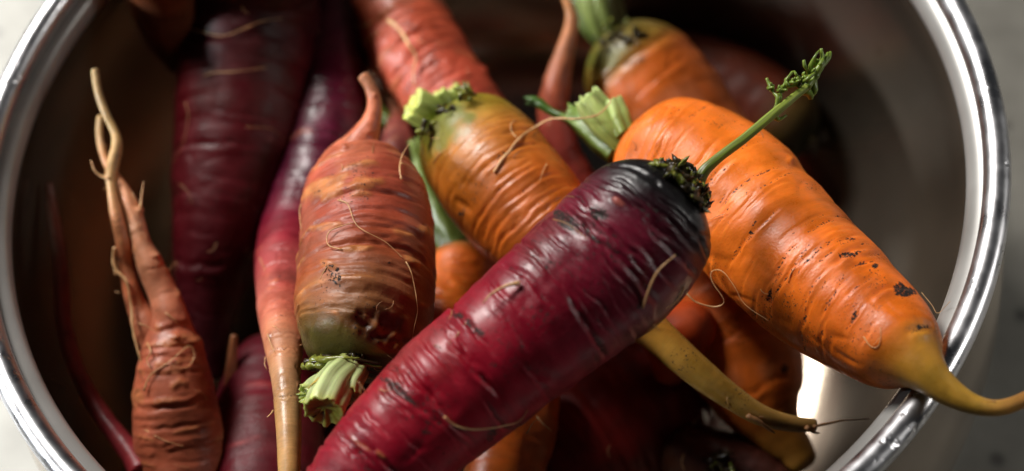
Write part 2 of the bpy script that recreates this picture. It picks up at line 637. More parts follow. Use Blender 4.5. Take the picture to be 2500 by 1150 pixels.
def carrot_body(name, ctrl, mat, stops, seed, parent, step=0.0006, dome0=0.35, dome1=0.0, rings=0.02, ring_f=260,
                lumps=0.03, grooves=40, gdepth=0.00035, gdirt=0.5, gsig=0.00035, gext=(0.3, 1.3), gfront=True, grange=(0.03, 0.9),
                scars=0, scar_h=0.0004, scar_col=(200, 125, 75), marks=(), crease=0.00016, crease_f=230, crease_dirt=0.25, specks=0.3, rings_at=(), dust=0.22):
    """one tapered root: centre line from ctrl, relief by rings, grooves, raised scars and lumps"""
    rnd = random.Random(seed)
    C4 = catmull(to3d(ctrl))
    C, s = resample(C4, step)
    k = max(2, int(0.003 / step))
    C[:, :3] = smooth1(C[:, :3], k)
    C[:, 3] = np.maximum(C[:, 3], 0.0004)
    cen, r = C[:, :3], C[:, 3].copy()
    n = len(s)
    L = s[-1]
    rmax = r.max()
    # rounded ends
    if dome0 > 0:
        d = dome0 * r[min(n - 1, int(n * 0.08))]
        f = np.clip(1 - s / d, 0, 1)
        r *= np.sqrt(np.clip(1 - f ** 2.4, 0.0004, 1))
    d1 = max(dome1, 0.8) * r[-1]
    f = np.clip(1 - (L - s) / max(d1, step), 0, 1)
    r *= np.sqrt(np.clip(1 - f ** 2, 0.0004, 1))
    m = int(np.clip(2 * np.pi * rmax / (step * 1.15), 20, 320))
    th = np.linspace(-np.pi, np.pi, m, endpoint=False)
    S, TH = np.meshgrid(s, th, indexing='ij')
    R = np.repeat(r[:, None], m, 1)
    cx, cy, cz = S, R * np.cos(TH), R * np.sin(TH)
    o = seed * 17.3
    ct, st_ = np.cos(TH), np.sin(TH)
    disp = R * rings * (vn(S * ring_f + o + vn(ct * 1.2 + o, st_ * 1.2, S * 30) * 0.8, ct * 0.7 + o, st_ * 0.7)
                        + 0.5 * vn(S * ring_f * 2.7 + o, ct * 1.1 + 9 + o, st_ * 1.1))
    disp += R * lumps * (vn(cx * 75 + o, cy * 75, cz * 75 + 3) + 0.3 * vn(cx * 190 + o, cy * 190, cz * 190 + 7))
    dirt = np.zeros_like(S)
    scar = np.zeros_like(S)
    fade = sstep(0.0, 0.004, r)[:, None]
    wq = 1.3 * vn(cx * 60 + o, cy * 60, cz * 60 + 9)
    for fq, am_ in ((crease_f, 1.0), (crease_f * 0.5, 1.5)):
        cn = vn(S * fq + wq + o * 1.3, ct * 1.3 + o, st_ * 1.3)
        lineq = np.exp(-(cn / 0.14) ** 2) * np.clip(0.25 + 1.2 * vn(cx * 110 + o, cy * 110 + fq, cz * 110), 0, 1)
        lineq = lineq * sstep(0.0045, 0.009, r)[:, None]
        disp -= crease * am_ * lineq
        dirt = np.maximum(dirt, crease_dirt * lineq)
    if specks > 0:
        dirt = np.maximum(dirt, specks * sstep(0.1, 0.6, vn(cx * 130 + o, cy * 130 + 8, cz * 130)))

    def band(s0, tc, ext, h, sig, dl, sc, lip=0.35, wob=0.0009):
        w = 6 * sig + wob * 2
        i0, i1 = np.searchsorted(s, s0 - w), np.searchsorted(s, s0 + w)
        if i1 - i0 < 2:
            return
        q = rnd.random() * 100
        wv = wob * (vn(th * 1.7 + q, 0.0, q) + 0.4 * vn(th * 6 + q, 1.0, q))
        dth = np.abs((th - tc + np.pi) % (2 * np.pi) - np.pi)
        am = 1 - sstep(0.45, 1.0, dth / ext)
        am = am * (0.7 + 0.3 * vn(th * 7 + q, 2.0, q))
        x = (s[i0:i1, None] - s0 - wv[None]) / sig
        g = np.exp(-x * x) * am[None]
        disp[i0:i1] += h * (g - lip * np.exp(-((x - 2.2) ** 2) / 1.6) * am[None]) * fade[i0:i1]
        if dl > 0:
            dirt[i0:i1] = np.maximum(dirt[i0:i1], dl * np.exp(-x * x / 1.8) * am[None])
        if sc > 0:
            scar[i0:i1] = np.maximum(scar[i0:i1], sc * np.clip(g * 1.3, 0, 1))

    for _ in range(grooves):
        s0 = L * rnd.uniform(*grange)
        tc = rnd.uniform(-1.5, 1.5) if gfront else rnd.uniform(-np.pi, np.pi)
        sz = rnd.random() ** 1.6
        band(s0, tc, rnd.uniform(*gext), -gdepth * (0.35 + 1.1 * sz), gsig * (0.7 + 0.9 * sz),
             gdirt * rnd.uniform(0.2, 1.25), 0)
    for _ in range(scars):
        s0 = L * rnd.uniform(*grange)
        tc = rnd.uniform(-1.5, 1.5)
        sz = rnd.random()
        band(s0, tc, rnd.uniform(0.12, 0.55), scar_h * (0.4 + 0.9 * sz), 0.0004 + 0.0005 * sz, 0, 0.9, 0.1, 0.0012)
    cen3 = cen
    T, N, B = frames(cen3)
    if rings_at:
        smooth_pos = cen3[:, None] + R[..., None] * (ct[..., None] * N[:, None] + st_[..., None] * B[:, None])
        qx, qy, _ = proj(smooth_pos)
        for (x, y, ext, dep_, sig, dl) in rings_at:
            d2 = (qx - x) ** 2 + (qy - y) ** 2 + 1e9 * (ct < 0.05)
            i_, j_ = np.unravel_index(d2.argmin(), d2.shape)
            band(s[i_], th[j_], ext, -dep_ / 1000.0, sig / 1000.0, dl, 0, 0.55, 0.0007)
    # colour
    t = S / L
    stops = sorted(stops, key=lambda q: q[0])
    tt = t + 0.018 * vn(cx * 160 + o, cy * 160, cz * 160) + 0.012 * vn(cx * 45 + o, cy * 45 + 5, cz * 45)
    ts = np.array([q[0] for q in stops])
    cs = np.array([lin(q[1]) for q in stops])
    colr = np.stack([np.interp(tt, ts, cs[:, c]) for c in range(3)], -1)
    mott = 1 + 0.16 * vn(cx * 120 + o, cy * 120 + 2, cz * 120) + 0.10 * vn(S * 900 + o, ct * 2, st_ * 2)
    colr *= mott[..., None]
    if dust > 0:
        dw = dust * sstep(0.0, 0.7, vn(cx * 55 + o + 3, cy * 55, cz * 55) + 0.5 * vn(cx * 210 + o, cy * 210, cz * 210))
        lum = colr.mean(-1, keepdims=True)
        colr = colr * (1 - dw[..., None]) + (lum * np.array([1.5, 1.0, 0.66]) * 0.9) * dw[..., None]
    pos = cen3[:, None] + (R + disp)[..., None] * (ct[..., None] * N[:, None] + st_[..., None] * B[:, None])
    # marks given where they show in the photograph
    if marks:
        px, py, dep = proj(pos)
        front = (ct > -0.15)
        g1 = vn(cx * 700 + o, cy * 700, cz * 700)
        g2 = vn(cx * 260 + o, cy * 260, cz * 260 + 4)
        for mk in marks:
            kind, x, y, rx, ry, ang, amt = mk[:7]
            ca, sa = math.cos(math.radians(ang)), math.sin(math.radians(ang))
            u = ((px - x) * ca + (py - y) * sa) / rx
            v = (-(px - x) * sa + (py - y) * ca) / ry
            q = np.sqrt(u * u + v * v) + 0.45 * g2 + 0.22 * g1
            w = (1 - sstep(0.55, 1.1, q)) * front
            if kind == 'dirt':
                dirt = np.maximum(dirt, amt * w)
                disp += w * 0.00018 * np.clip(g1, 0, 1)
            elif kind == 'scar':
                scar = np.maximum(scar, amt * w)
                disp += w * 0.00055 * amt * (0.75 + 0.5 * g1)
            elif kind == 'pit':
                disp -= w * amt * 0.001 * (0.7 + 0.6 * g2 + 0.35 * g1)
                dirt = np.maximum(dirt, 0.12 * w)
            elif kind == 'knob':
                disp += amt * 0.001 * np.exp(-(u * u + v * v) * 1.6) * front
            else:
                colr = colr * (1 - w[..., None] * amt) + lin(kind)[None, None] * (w * amt)[..., None]
    colr = colr * (1 - scar[..., None] * 0.8) + lin(scar_col)[None, None] * (scar * 0.8)[..., None] * (0.85 + 0.3 * vn(cx * 600, cy * 600, cz * 600))[..., None]
    V = cen3[:, None] + (R + disp)[..., None] * (ct[..., None] * N[:, None] + st_[..., None] * B[:, None])
    cpos = np.stack([cx + seed * 0.37, cy, cz], -1)
    me = grid_mesh(name, V, mat, attrs={'col': np.clip(colr, 0, 1), 'cpos': cpos, 'dirt': dirt})
    ob = link(name, me, parent)
    tri = [tuple(p.vertices) for p in me.polygons]
    BVH[ob.name] = BVHTree.FromPolygons([v.co.copy() for v in me.vertices], tri) if step < 0.0016 else None
    ob['_key'] = ob.name
    return ob


def carrot(name, label, ctrl, mat, stops, seed, **kw):
    P = to3d(ctrl)
    lo = P[np.argmin(P[:, 2] - P[:, 3])]
    root = thing(name, label, 'carrot', (lo[0], lo[1], lo[2] - lo[3]), 'carrots heaped in the steel pot')
    body = carrot_body('root', ctrl, mat, stops, seed, root, **kw)
    del body['_key']
    return root, body


def tube(name, P, rad, mat, parent, m=8, seg=0.0008, noise=0.0, seed=1):
    """thin tapering root hair through 3-D points"""
    P = np.asarray(P, float)
    rad = np.asarray(rad, float) * np.ones(len(P))
    C, s = resample(catmull(np.hstack([P, rad[:, None]]), 12), seg)
    T, N, B = frames(C[:, :3])
    th = np.linspace(0, 2 * np.pi, m, endpoint=False)
    rr = np.maximum(C[:, 3], 0.00006)
    rr = rr * (1 + noise * vn(s * 900 + seed * 7.1, 0.0, seed * 3.3))
    cen = C[:, :3]
    if noise > 0:
        w = np.stack([vn(s * 260 + seed * 5 + k * 31, 0.5, k * 2.0) for k in range(3)], 1)
        cen = cen + w * rr[:, None] * 1.1
    V = cen[:, None] + rr[:, None, None] * (np.cos(th)[None, :, None] * N[:, None] + np.sin(th)[None, :, None] * B[:, None])
    return link(name, grid_mesh(name, V, mat), parent)


def on_surface(body, pts, off):
    """pixels -> points lying on the body where the line of sight meets it (or beside it at the same depth)"""
    tree = BVH[body.name]
    out, dep = [], None
    hits = []
    for p in pts:
        d = ray(p[0], p[1])
        h = tree.ray_cast(Vector(CAM), Vector(d).normalized(), 2.0)
        hits.append((d, h))
    deps = [(-((np.array(h[0]) - CAM) @ CM)[2] if h[0] is not None else None) for d, h in hits]
    for i, (p, (d, h)) in enumerate(zip(pts, hits)):
        lift = p[2] if len(p) > 2 else 0.0
        if h[0] is not None:
            q = np.array(h[0]) + np.array(h[1]) * off
        else:
            ok = [j for j in range(len(pts)) if deps[j] is not None]
            if ok:
                dd = deps[min(ok, key=lambda j: abs(j - i))]
            else:
                dd = 0.33
                for _ in range(3):
                    nb = tree.find_nearest(Vector(CAM + d * dd))
                    dd = -((np.array(nb[0]) - CAM) @ CM)[2]
            q = CAM + d * (dd + off)
        dv = d / np.linalg.norm(d)
        q = q - dv * lift * 0.001
        out.append(q)
    return out


def hair(root, body, pts, wpx=2.5, mat=None, noise=0.3, seed=1, name='root_hair'):
    """pts: (px, py[, lift mm]); wpx: half width in photo pixels at the start, thinning to the end"""
    sc = 0.33 / FPX
    P = on_surface(body, pts, wpx * sc * 0.7)
    n = len(P)
    rad = [0.72 * wpx * sc * (1 - 0.7 * i / max(1, n - 1)) for i in range(n)]
    return tube(name, P, rad, mat or MAT_HAIR, root, m=7, noise=noise, seed=seed)


def fuzz(root, body, n, seed, wpx=1.3, ln=(14, 40)):
    """a few broken rootlets growing out of the skin, each its own strand"""
    rnd = random.Random(seed)
    px, py, _ = proj(np.array([v.co[:] for v in body.data.vertices][::97]))
    for k in range(n):
        for _ in range(12):
            j = rnd.randrange(len(px))
            if 0 < px[j] < 2500 and 0 < py[j] < 1150:
                break
        a = rnd.uniform(0, 6.28)
        l = rnd.uniform(*ln)
        c = rnd.uniform(-1.2, 1.2)
        pts = [(px[j] + l * q * math.cos(a + c * q), py[j] + l * q * math.sin(a + c * q), 0.1 + 1.2 * q * rnd.random()) for q in (0, .3, .65, 1)]
        hair(root, body, pts, wpx * rnd.uniform(0.8, 1.5), MAT_HAIR if rnd.random() < .6 else MAT_HAIR_DK, seed=seed * 31 + k)


def stalk(root, ctrl, stops, seed, ridges=7, amp=0.08, cut=0.0012, mat=None, step=0.0005, name='leaf_stalk', flat=1.0, marks=()):
    """short ribbed petiole stub with a torn, slightly hollow cut end"""
    C, s = resample(catmull(to3d(ctrl)), step)
    n = len(s)
    m = 64
    th = np.linspace(-np.pi, np.pi, m, endpoint=False)
    T, N, B = frames(C[:, :3])
    r = C[:, 3]
    S, TH = np.meshgrid(s, th, indexing='ij')
    o = seed * 11.7
    R = r[:, None] * (1 + amp * np.abs(np.cos(TH * ridges / 2.0 + seed)) - amp * 0.5 + 0.05 * vn(S * 300 + o, np.cos(TH) * 2, np.sin(TH) * 2))
    cy, cz = R * np.cos(TH), R * np.sin(TH)
    # torn end: the last rings run out unevenly
    jag = cut * (vn(np.cos(th) * 3 + o, np.sin(th) * 3, 0.0) + 0.6 * vn(np.cos(th) * 9 + o, np.sin(th) * 9, 1.0))
    w = sstep(0.6, 1.0, s / s[-1])
    V = C[:, None, :3] + (R * np.cos(TH) * flat)[..., None] * N[:, None] + (R * np.sin(TH))[..., None] * B[:, None]
    V = V + (w[:, None] * jag[None])[..., None] * T[:, None]
    # cap rings, hollowed
    caps = []
    for f, dp in ((0.90, 0.0), (0.72, -0.0006), (0.4, -0.0011), (0.12, -0.0010)):
        c0 = V[-1].mean(0)
        caps.append(c0 + (V[-1] - c0) * f + T[-1] * dp + T[-1] * (0.0004 * vn(np.cos(th) * 5 * f + o, np.sin(th) * 5 * f, 7.0))[:, None])
    V = np.concatenate([V, np.array(caps)], 0)
    t = np.concatenate([s / s[-1], [1.01, 1.04, 1.07, 1.1]])
    ts = np.array([q[0] for q in stops])
    cs = np.array([lin(q[1]) for q in stops])
    tt = np.repeat(t[:, None], m, 1)
    colr = np.stack([np.interp(tt, ts, cs[:, c]) for c in range(3)], -1)
    groove = np.abs(np.cos(th * ridges / 2.0 + seed))
    colr = colr * (0.72 + 0.36 * groove)[None, :, None]
    sl = np.concatenate([s, s[-1] + np.array([1, 2, 3, 4]) * 0.0004])
    SS = np.repeat(sl[:, None], m, 1)
    RR = np.vstack([R, np.repeat(R[-1:], 4, 0) * np.array([.9, .72, .4, .12])[:, None]])
    cp = np.stack([SS * 0.02 + seed, 5 * RR * np.cos(th)[None], 5 * RR * np.sin(th)[None]], -1)
    di = np.zeros_like(SS)
    if marks:
        px, py, _ = proj(V)
        for (x, y, rr_, a) in marks:
            di = np.maximum(di, a * (np.hypot(px - x, py - y) < rr_))
    return link(name, grid_mesh(name, V, mat or MAT_GREEN, attrs={'col': np.clip(colr, 0, 1), 'cpos': cp, 'dirt': di}), root)


_ico_cache = {}


def lump_cloud(name, items, mat, root, seed):
    """items: (centre xyz, radius, stretch xyz) -> crumbs of leaf base and soil joined into one part"""
    import bmesh
    bm = bmesh.new()
    bmesh.ops.create_icosphere(bm, subdivisions=2, radius=1.0)
    base = np.array([v.co[:] for v in bm.verts])
    faces = np.array([[v.index for v in f.verts] for f in bm.faces])
    bm.free()
    VV, FF = [], []
    for i, (c, r, st_) in enumerate(items):
        q = base * (1 + 0.6 * vn(base[:, 0] * 1.6 + i * 3.7 + seed, base[:, 1] * 1.6, base[:, 2] * 1.6)
                    + 0.35 * vn(base[:, 0] * 4 + i, base[:, 1] * 4 + seed, base[:, 2] * 4))[:, None]
        q = q * np.asarray(st_)[None] * r
        ax = np.array([math.sin(i * 2.1), math.cos(i * 3.7), math.sin(i * 5.3 + 1)])
        RM = np.array(Matrix.Rotation(i * 1.7 + seed, 3, Vector(ax).normalized()))
        VV.append(q @ RM.T + np.asarray(c)[None])
        FF.append(faces + i * len(base))
    me = bpy.data.meshes.new(name)
    me.from_pydata(np.vstack(VV).tolist(), [], np.vstack(FF).tolist())
    me.polygons.foreach_set('use_smooth', np.ones(len(me.polygons), bool))
    me.materials.append(mat)
    return link(name, me, root)


def crown(root, body, spots, seed, dark=0.5, spike=True):
    """crumbly leaf bases: spots are (px, py, radius px, lift mm)"""
    rnd = random.Random(seed)
    A_, B_ = [], []
    for (x, y, r, lift, n) in spots:
        for _ in range(n * 2):
            a, q = rnd.uniform(0, 6.28), rnd.random() ** 0.5
            P = on_surface(body, [(x + r * q * math.cos(a), y + r * q * math.sin(a), lift * rnd.uniform(0.1, 1.0))], 0.0)[0]
            it = (P, rnd.uniform(0.0003, 0.0012), (rnd.uniform(0.3, 0.6), rnd.uniform(0.5, 1.1), rnd.uniform(0.9, 2.6)))
            (A_ if rnd.random() < dark else B_).append(it)
    if A_:
        lump_cloud('crown_soil', A_, MAT_SOIL, root, seed)
    if B_:
        lump_cloud('crown', B_, MAT_MOSS, root, seed + 5)


# --- control lines: photo x, y, half width in photo pixels, height of the centre line above the rim in mm
#CTRL-BEGIN
LINES = {
 'A': [(1664,452,128,24),(1632,482,160,24),(1585,535,178,23),(1503,627,190,21),(1400,715,184,19),(1310,790,176,18),(1205,878,168,16),(1105,957,161,14),(1003,1050,153,12),(912,1143,137,10),(822,1235,112,9),(745,1310,80,9),(690,1362,48,9),(660,1392,22,9)],
 'B': [(1520,345,120,-12),(1580,375,150,-12),(1660,410,174,-11),(1765,470,180,-9),(1870,568,174,-7),(1980,676,166,-4),(2075,756,150,-1),(2150,815,132,2),(2206,856,110,5),(2242,890,70,7),(2275,922,48,8),(2315,955,37,8),(2370,985,27,8),(2425,997,21,8),(2475,987,19,8),(2540,955,17,8)],
 'C': [(1098,284,86,-20),(1128,318,122,-20),(1182,390,150,-19),(1245,470,152,-18),(1325,565,140,-18),(1420,665,110,-18),(1510,745,72,-18),(1590,805,46,-19),(1690,895,40,-23),(1780,965,32,-27),(1860,1015,26,-30),(1940,1035,20,-33),(2000,1038,15,-34)],
 'D': [(842,915,95,-4),(852,880,130,-4),(872,835,155,-4),(888,770,168,-4),(896,690,168,-5),(898,600,166,-6),(892,520,160,-7),(882,465,144,-8),(874,425,120,-8),(866,390,80,-8),(880,352,44,-6),(904,305,27,-4),(915,260,19,-2),(906,215,16,0),(880,178,14,2)],
 'E': [(585,-260,150,0),(598,-160,172,-8),(605,0,174,-26),(600,150,168,-34),(580,330,156,-40),(555,480,137,-44),(527,620,108,-48),(510,740,74,-52),(514,850,40,-56),(535,930,16,-60)],
 'F': [(826,-20,60,-38),(820,60,76,-40),(814,180,86,-42),(800,320,92,-42),(768,450,96,-43),(722,580,93,-40),(696,690,72,-28),(690,780,58,-17),(694,850,46,-10),(699,930,35,-6),(703,1000,32,-4),(706,1080,30,-3),(706,1180,26,-3),(700,1290,20,-5)],
 'G': [(700,830,90,-60),(670,930,120,-58),(655,1040,135,-55),(650,1150,138,-52),(640,1300,120,-50),(620,1420,70,-48)],
 'H': [(476,1390,86,-60),(466,1310,106,-56),(450,1190,114,-48),(440,1090,112,-42),(430,1000,106,-37),(422,920,94,-33),(420,850,74,-30),(418,795,50,-27),(412,755,40,-25),(400,720,36,-24),(368,650,33,-20),(346,592,23,-17),(330,530,20,-14),(318,495,18,-12),(295,448,11,-10),(264,405,10,-9),(248,360,10,-8),(242,320,9,-8),(246,280,9,-8)],
 'Hf': [(392,850,42,-32),(362,800,38,-29),(338,755,29,-27),(324,715,22,-24),(309,650,18,-21),(303,600,18,-17),(288,540,17,-13),(280,500,15,-11),(272,450,13.5,-9),(271,418,16,-8),(286,358,14,-6),(281,325,11,-5),(257,275,10,-3),(239,222,9,-1),(231,165,9,1)],
 'J': [(350,1160,34,-38),(318,1105,28,-40),(250,1015,22,-42),(192,915,20,-43),(158,800,19,-42),(150,690,18,-40),(140,590,16,-38),(125,500,13,-35),(118,440,10,-32)],
 'K': [(890,-180,95,-30),(915,-120,112,-35),(958,0,112,-39),(1000,90,114,-39),(1055,180,112,-39),(1120,265,106,-40),(1200,370,90,-44),(1270,460,60,-50),(1310,520,25,-55)],
 'L': [(1450,500,48,-62),(1400,430,46,-56),(1364,345,42,-50),(1350,265,40,-45),(1362,190,33,-40),(1381,120,24,-35),(1396,50,17,-31),(1385,5,12,-28),(1365,-30,9,-26)],
 'M': [(1478,85,75,-48),(1505,115,112,-49),(1555,175,142,-52),(1625,255,142,-56),(1720,350,125,-60),(1820,440,90,-66),(1900,510,50,-72)],
 'N': [(1985,345,75,-88),(1940,320,98,-88),(1850,265,112,-89),(1740,205,110,-91),(1600,145,80,-95),(1480,95,40,-98)],
 'O': [(1128,600,60,-44),(1128,640,88,-44),(1120,730,100,-45),(1110,850,95,-48),(1100,980,70,-52),(1090,1080,35,-56)],
 'P': [(1690,560,130,-56),(1735,660,150,-56),(1790,790,150,-58),(1825,900,138,-60),(1855,980,110,-62),(1890,1040,72,-64),(1935,1095,50,-66),(1970,1150,38,-68)],
 'Q': [(1710,890,110,-80),(1640,945,150,-78),(1520,1020,172,-76),(1400,1100,175,-75),(1280,1190,150,-74),(1160,1280,100,-73)],
 'R': [(1290,860,70,-46),(1275,930,95,-46),(1255,1020,108,-46),(1235,1120,105,-48),(1210,1240,80,-50),(1190,1340,40,-52)],
 'S': [(1610,1085,34,-70),(1650,1100,70,-70),(1730,1130,92,-71),(1830,1180,95,-72),(1930,1250,80,-73),(2010,1320,40,-74)],
 'T': [(372,-160,70,8),(382,-100,84,2),(394,-20,88,-10),(412,60,74,-20),(432,130,45,-30),(452,180,20,-38)],
 'U': [(572,812,9,-40),(566,880,12,-44),(560,950,15,-48),(550,1020,18,-52),(545,1090,30,-56),(535,1170,50,-60),(520,1280,60,-62)],
 'X': [(960,430,45,-38),(966,380,48,-38),(972,330,38,-40),(968,280,20,-42),(950,230,10,-44)],
 'Y': [(1640,740,110,-42),(1650,800,105,-46),(1640,880,60,-52),(1620,940,25,-56)],
}
#CTRL-END

ORANGE = (222, 108, 30)
PURPLE = (104, 18, 40)

# A: the big purple carrot on top
A, Ab = carrot('purple_carrot', 'glossy crimson purple carrot with a black crown and a green sprout, lying on top',
    LINES['A'], MAT_PURPLE,
    [(0, (16, 14, 15)), (0.07, (17, 14, 16)), (0.10, (40, 14, 22)), (0.15, (96, 18, 38)), (0.3, (116, 13, 36)), (0.45, (138, 12, 34)), (0.62, (146, 13, 34)), (0.8, (134, 15, 36)), (1, (130, 40, 50))],
    1, step=0.00042, dome0=0.8, crease=0.0003, crease_dirt=0.42, crease_f=250, rings=0.016, ring_f=190, lumps=0.018, grooves=70, gdepth=0.0008, gdirt=0.6, gsig=0.00034, gext=(0.25, 1.1),
    rings_at=[(1590, 500, 1.0, .9, .4, .6), (1545, 470, .8, .7, .3, .4), (1430, 560, .55, 1.0, .4, .7), (1395, 530, .6, .9, .4, .65), (1480, 590, .5, .9, .4, .6), (1365, 590, .6, .8, .35, .5), (1320, 640, .7, .9, .4, .6), (1270, 670, .7, .8, .35, .4), (1235, 720, .6, .7, .35, .4), (1160, 800, .6, 1.0, .45, .7), (1120, 830, .7, .8, .35, .5), (1060, 860, .7, .8, .4, .4), (1030, 905, .6, .7, .35, .4), (985, 960, .6, 1.1, .5, .75), (955, 975, .5, .9, .4, .7), (900, 1010, .7, .8, .4, .4), (850, 1070, .7, .8, .35, .4), (1250, 800, .5, .6, .3, .5), (1180, 930, .5, .6, .3, .4), (1520, 680, .5, .6, .3, .4), (1600, 640, .6, .6, .3, .4)],
    marks=[('dirt', 1460, 520, 38, 20, 30, 0.68), ('dirt', 1390, 545, 66, 16, 38, 0.7), ('dirt', 1440, 575, 50, 14, 38, 0.7),
           ('dirt', 1490, 600, 40, 8, 40, 0.55), ('dirt', 1320, 780, 55, 40, 30, 0.34), ('dirt', 1300, 760, 40, 22, 40, 0.36), ('dirt', 1420, 690, 60, 30, 40, 0.3),
           ('dirt', 1115, 770, 16, 9, 20, 0.75), ('dirt', 1160, 800, 48, 14, 45, 0.7), ('dirt', 985, 965, 56, 14, 40, 0.74), ('dirt', 960, 940, 36, 11, 30, 0.7),
           ('dirt', 1040, 1055, 20, 9, 10, 0.75), ('dirt', 1205, 890, 14, 10, 0, 0.6), ('dirt', 1230, 840, 50, 20, 40, 0.3), ('dirt', 1200, 1060, 14, 30, 20, 0.6),
           ('dirt', 1350, 640, 30, 8, 40, 0.5), ('dirt', 1660, 720, 10, 50, 25, 0.5),
           ('knob', 1508, 490, 17, 10, 35, 0.9), ((170, 92, 80), 1508, 492, 16, 8, 35, 0.8), ('scar', 930, 1110, 14, 5, 40, 0.7), ('scar', 880, 1085, 26, 4, 35, 0.5)])
crown(A, Ab, [(1650, 415, 22, 3.5, 22), (1680, 440, 26, 3.5, 26), (1705, 470, 20, 3.0, 18), (1718, 500, 12, 2.0, 8), (1610, 398, 8, 2.0, 4)], 3, 0.5)
hair(A, Ab, [(1275, 695), (1240, 700, 1.5), (1205, 718, 2.5), (1183, 742, 2.5)], 6.5, seed=2)
hair(A, Ab, [(1570, 748), (1580, 710, 2), (1605, 660, 4), (1646, 624, 5)], 4.6, seed=3)
hair(A, Ab, [(1083, 1018, 1), (1110, 1035), (1150, 1046), (1210, 1042), (1265, 1028), (1287, 1000)], 3.0, seed=4)
hair(A, Ab, [(1138, 790), (1120, 815), (1095, 840)], 2.2, seed=5)
hair(A, Ab, [(1668, 700), (1650, 735, .5), (1625, 752, .5)], 3.2, seed=6)
hair(A, Ab, [(1350, 536), (1385, 548), (1420, 570), (1435, 585)], 2.4, MAT_HAIR_DK, seed=7)
hair(A, Ab, [(1285, 1060), (1310, 1025, 0.5), (1345, 1050, .5)], 1.6, MAT_HAIR_DK, seed=8)


def sprout():
    dep_pts = on_surface(Ab, [(1705, 470)], 0.001)[0]
    z0 = (dep_pts[2] - RIM_Z) * 1000
    pts = [(1700, 468, 13, z0), (1716, 422, 15, z0 + 2), (1755, 385, 12, z0 + 3), (1820, 335, 11.5, z0 + 4), (1890, 276, 11, z0 + 5), (1940, 235, 10, z0 + 5), (1975, 208, 9, z0 + 5)]
    st = stalk(A, pts, [(0, (74, 84, 26)), (0.3, (112, 126, 44)), (1, (138, 152, 62)), (1.1, (150, 165, 70))], 9, ridges=5, amp=0.10, cut=0.0003, name='sprout_stem')
    zz = RIM_Z + (z0 + 5) / 1000
    rnd = random.Random(4)

    def twig(pl, w0, w1, k):
        P = [at(x, y, zz + dz / 1000) for (x, y, dz) in pl]
        rad = np.linspace(w0, w1, len(P)) * 1.15 * 0.33 / FPX
        tube('leaflet', P, rad, MAT_LEAF, st, m=8, seg=0.0005, noise=0.35, seed=k)
    tw = [([(1893, 268, 0), (1898, 240, 1), (1886, 225, 1), (1870, 190, 2)], 6, 3.5),
          ([(1897, 238, 1), (1910, 215, 1), (1928, 205, 1), (1962, 190, 0), (1985, 175, 0)], 6, 5),
          ([(1912, 214, 1), (1924, 190, 2), (1937, 176, 2), (1945, 184, 2)], 4, 2.5),
          ([(1935, 204, 1), (1950, 188, 2), (1942, 196, 1)], 4, 3),
          ([(1975, 208, 0), (1995, 185, 0), (2010, 160, 1), (2022, 130, 1)], 9, 3),
          ([(1985, 190, 0), (2000, 160, 2), (2006, 140, 2), (2004, 116, 3)], 7, 3),
          ([(1975, 180, 0), (1968, 165, 2), (1964, 146, 3)], 4, 2.5),
          ([(1984, 176, 1), (1983, 155, 2), (1990, 138, 3), (1999, 126, 3)], 4.5, 2.5),
          ([(2003, 170, 0), (2018, 150, 0), (2027, 128, 0)], 5, 3),
          ([(1968, 214, -1), (1976, 228, -2), (1978, 244, -3)], 13, 4),
          ([(1985, 200, -1), (1986, 218, -2), (1978, 240, -3)], 9, 4),
          ([(1895, 280, 0), (1900, 292, -1), (1912, 288, -1), (1920, 282, -1)], 5, 3),
          ([(1962, 196, 1), (1975, 190, 2), (1992, 178, 2)], 5, 3),
          ([(1940, 205, 0), (1952, 215, 0), (1958, 205, 1)], 4, 2.5)]
    for k, (pl, w0, w1) in enumerate(tw):
        twig(pl, w0, w1, k + 20)
    for k in range(40):
        x, y = rnd.choice([(1905, 222), (1925, 206), (1945, 198), (1965, 188), (1985, 178), (1998, 160), (2008, 145), (1882, 214), (1990, 150), (2015, 150)])
        x += rnd.uniform(-5, 5)
        y += rnd.uniform(-5, 5)
        a = rnd.uniform(-2.6, -0.4)
        l = rnd.uniform(5, 12)
        dz = rnd.uniform(0, 2)
        twig([(x, y, dz), (x + l * .5 * math.cos(a), y + l * .5 * math.sin(a), dz + .5), (x + l * math.cos(a + .4), y + l * math.sin(a + .4), dz + 1)], 4.6, 2.0, k + 60)


sprout()

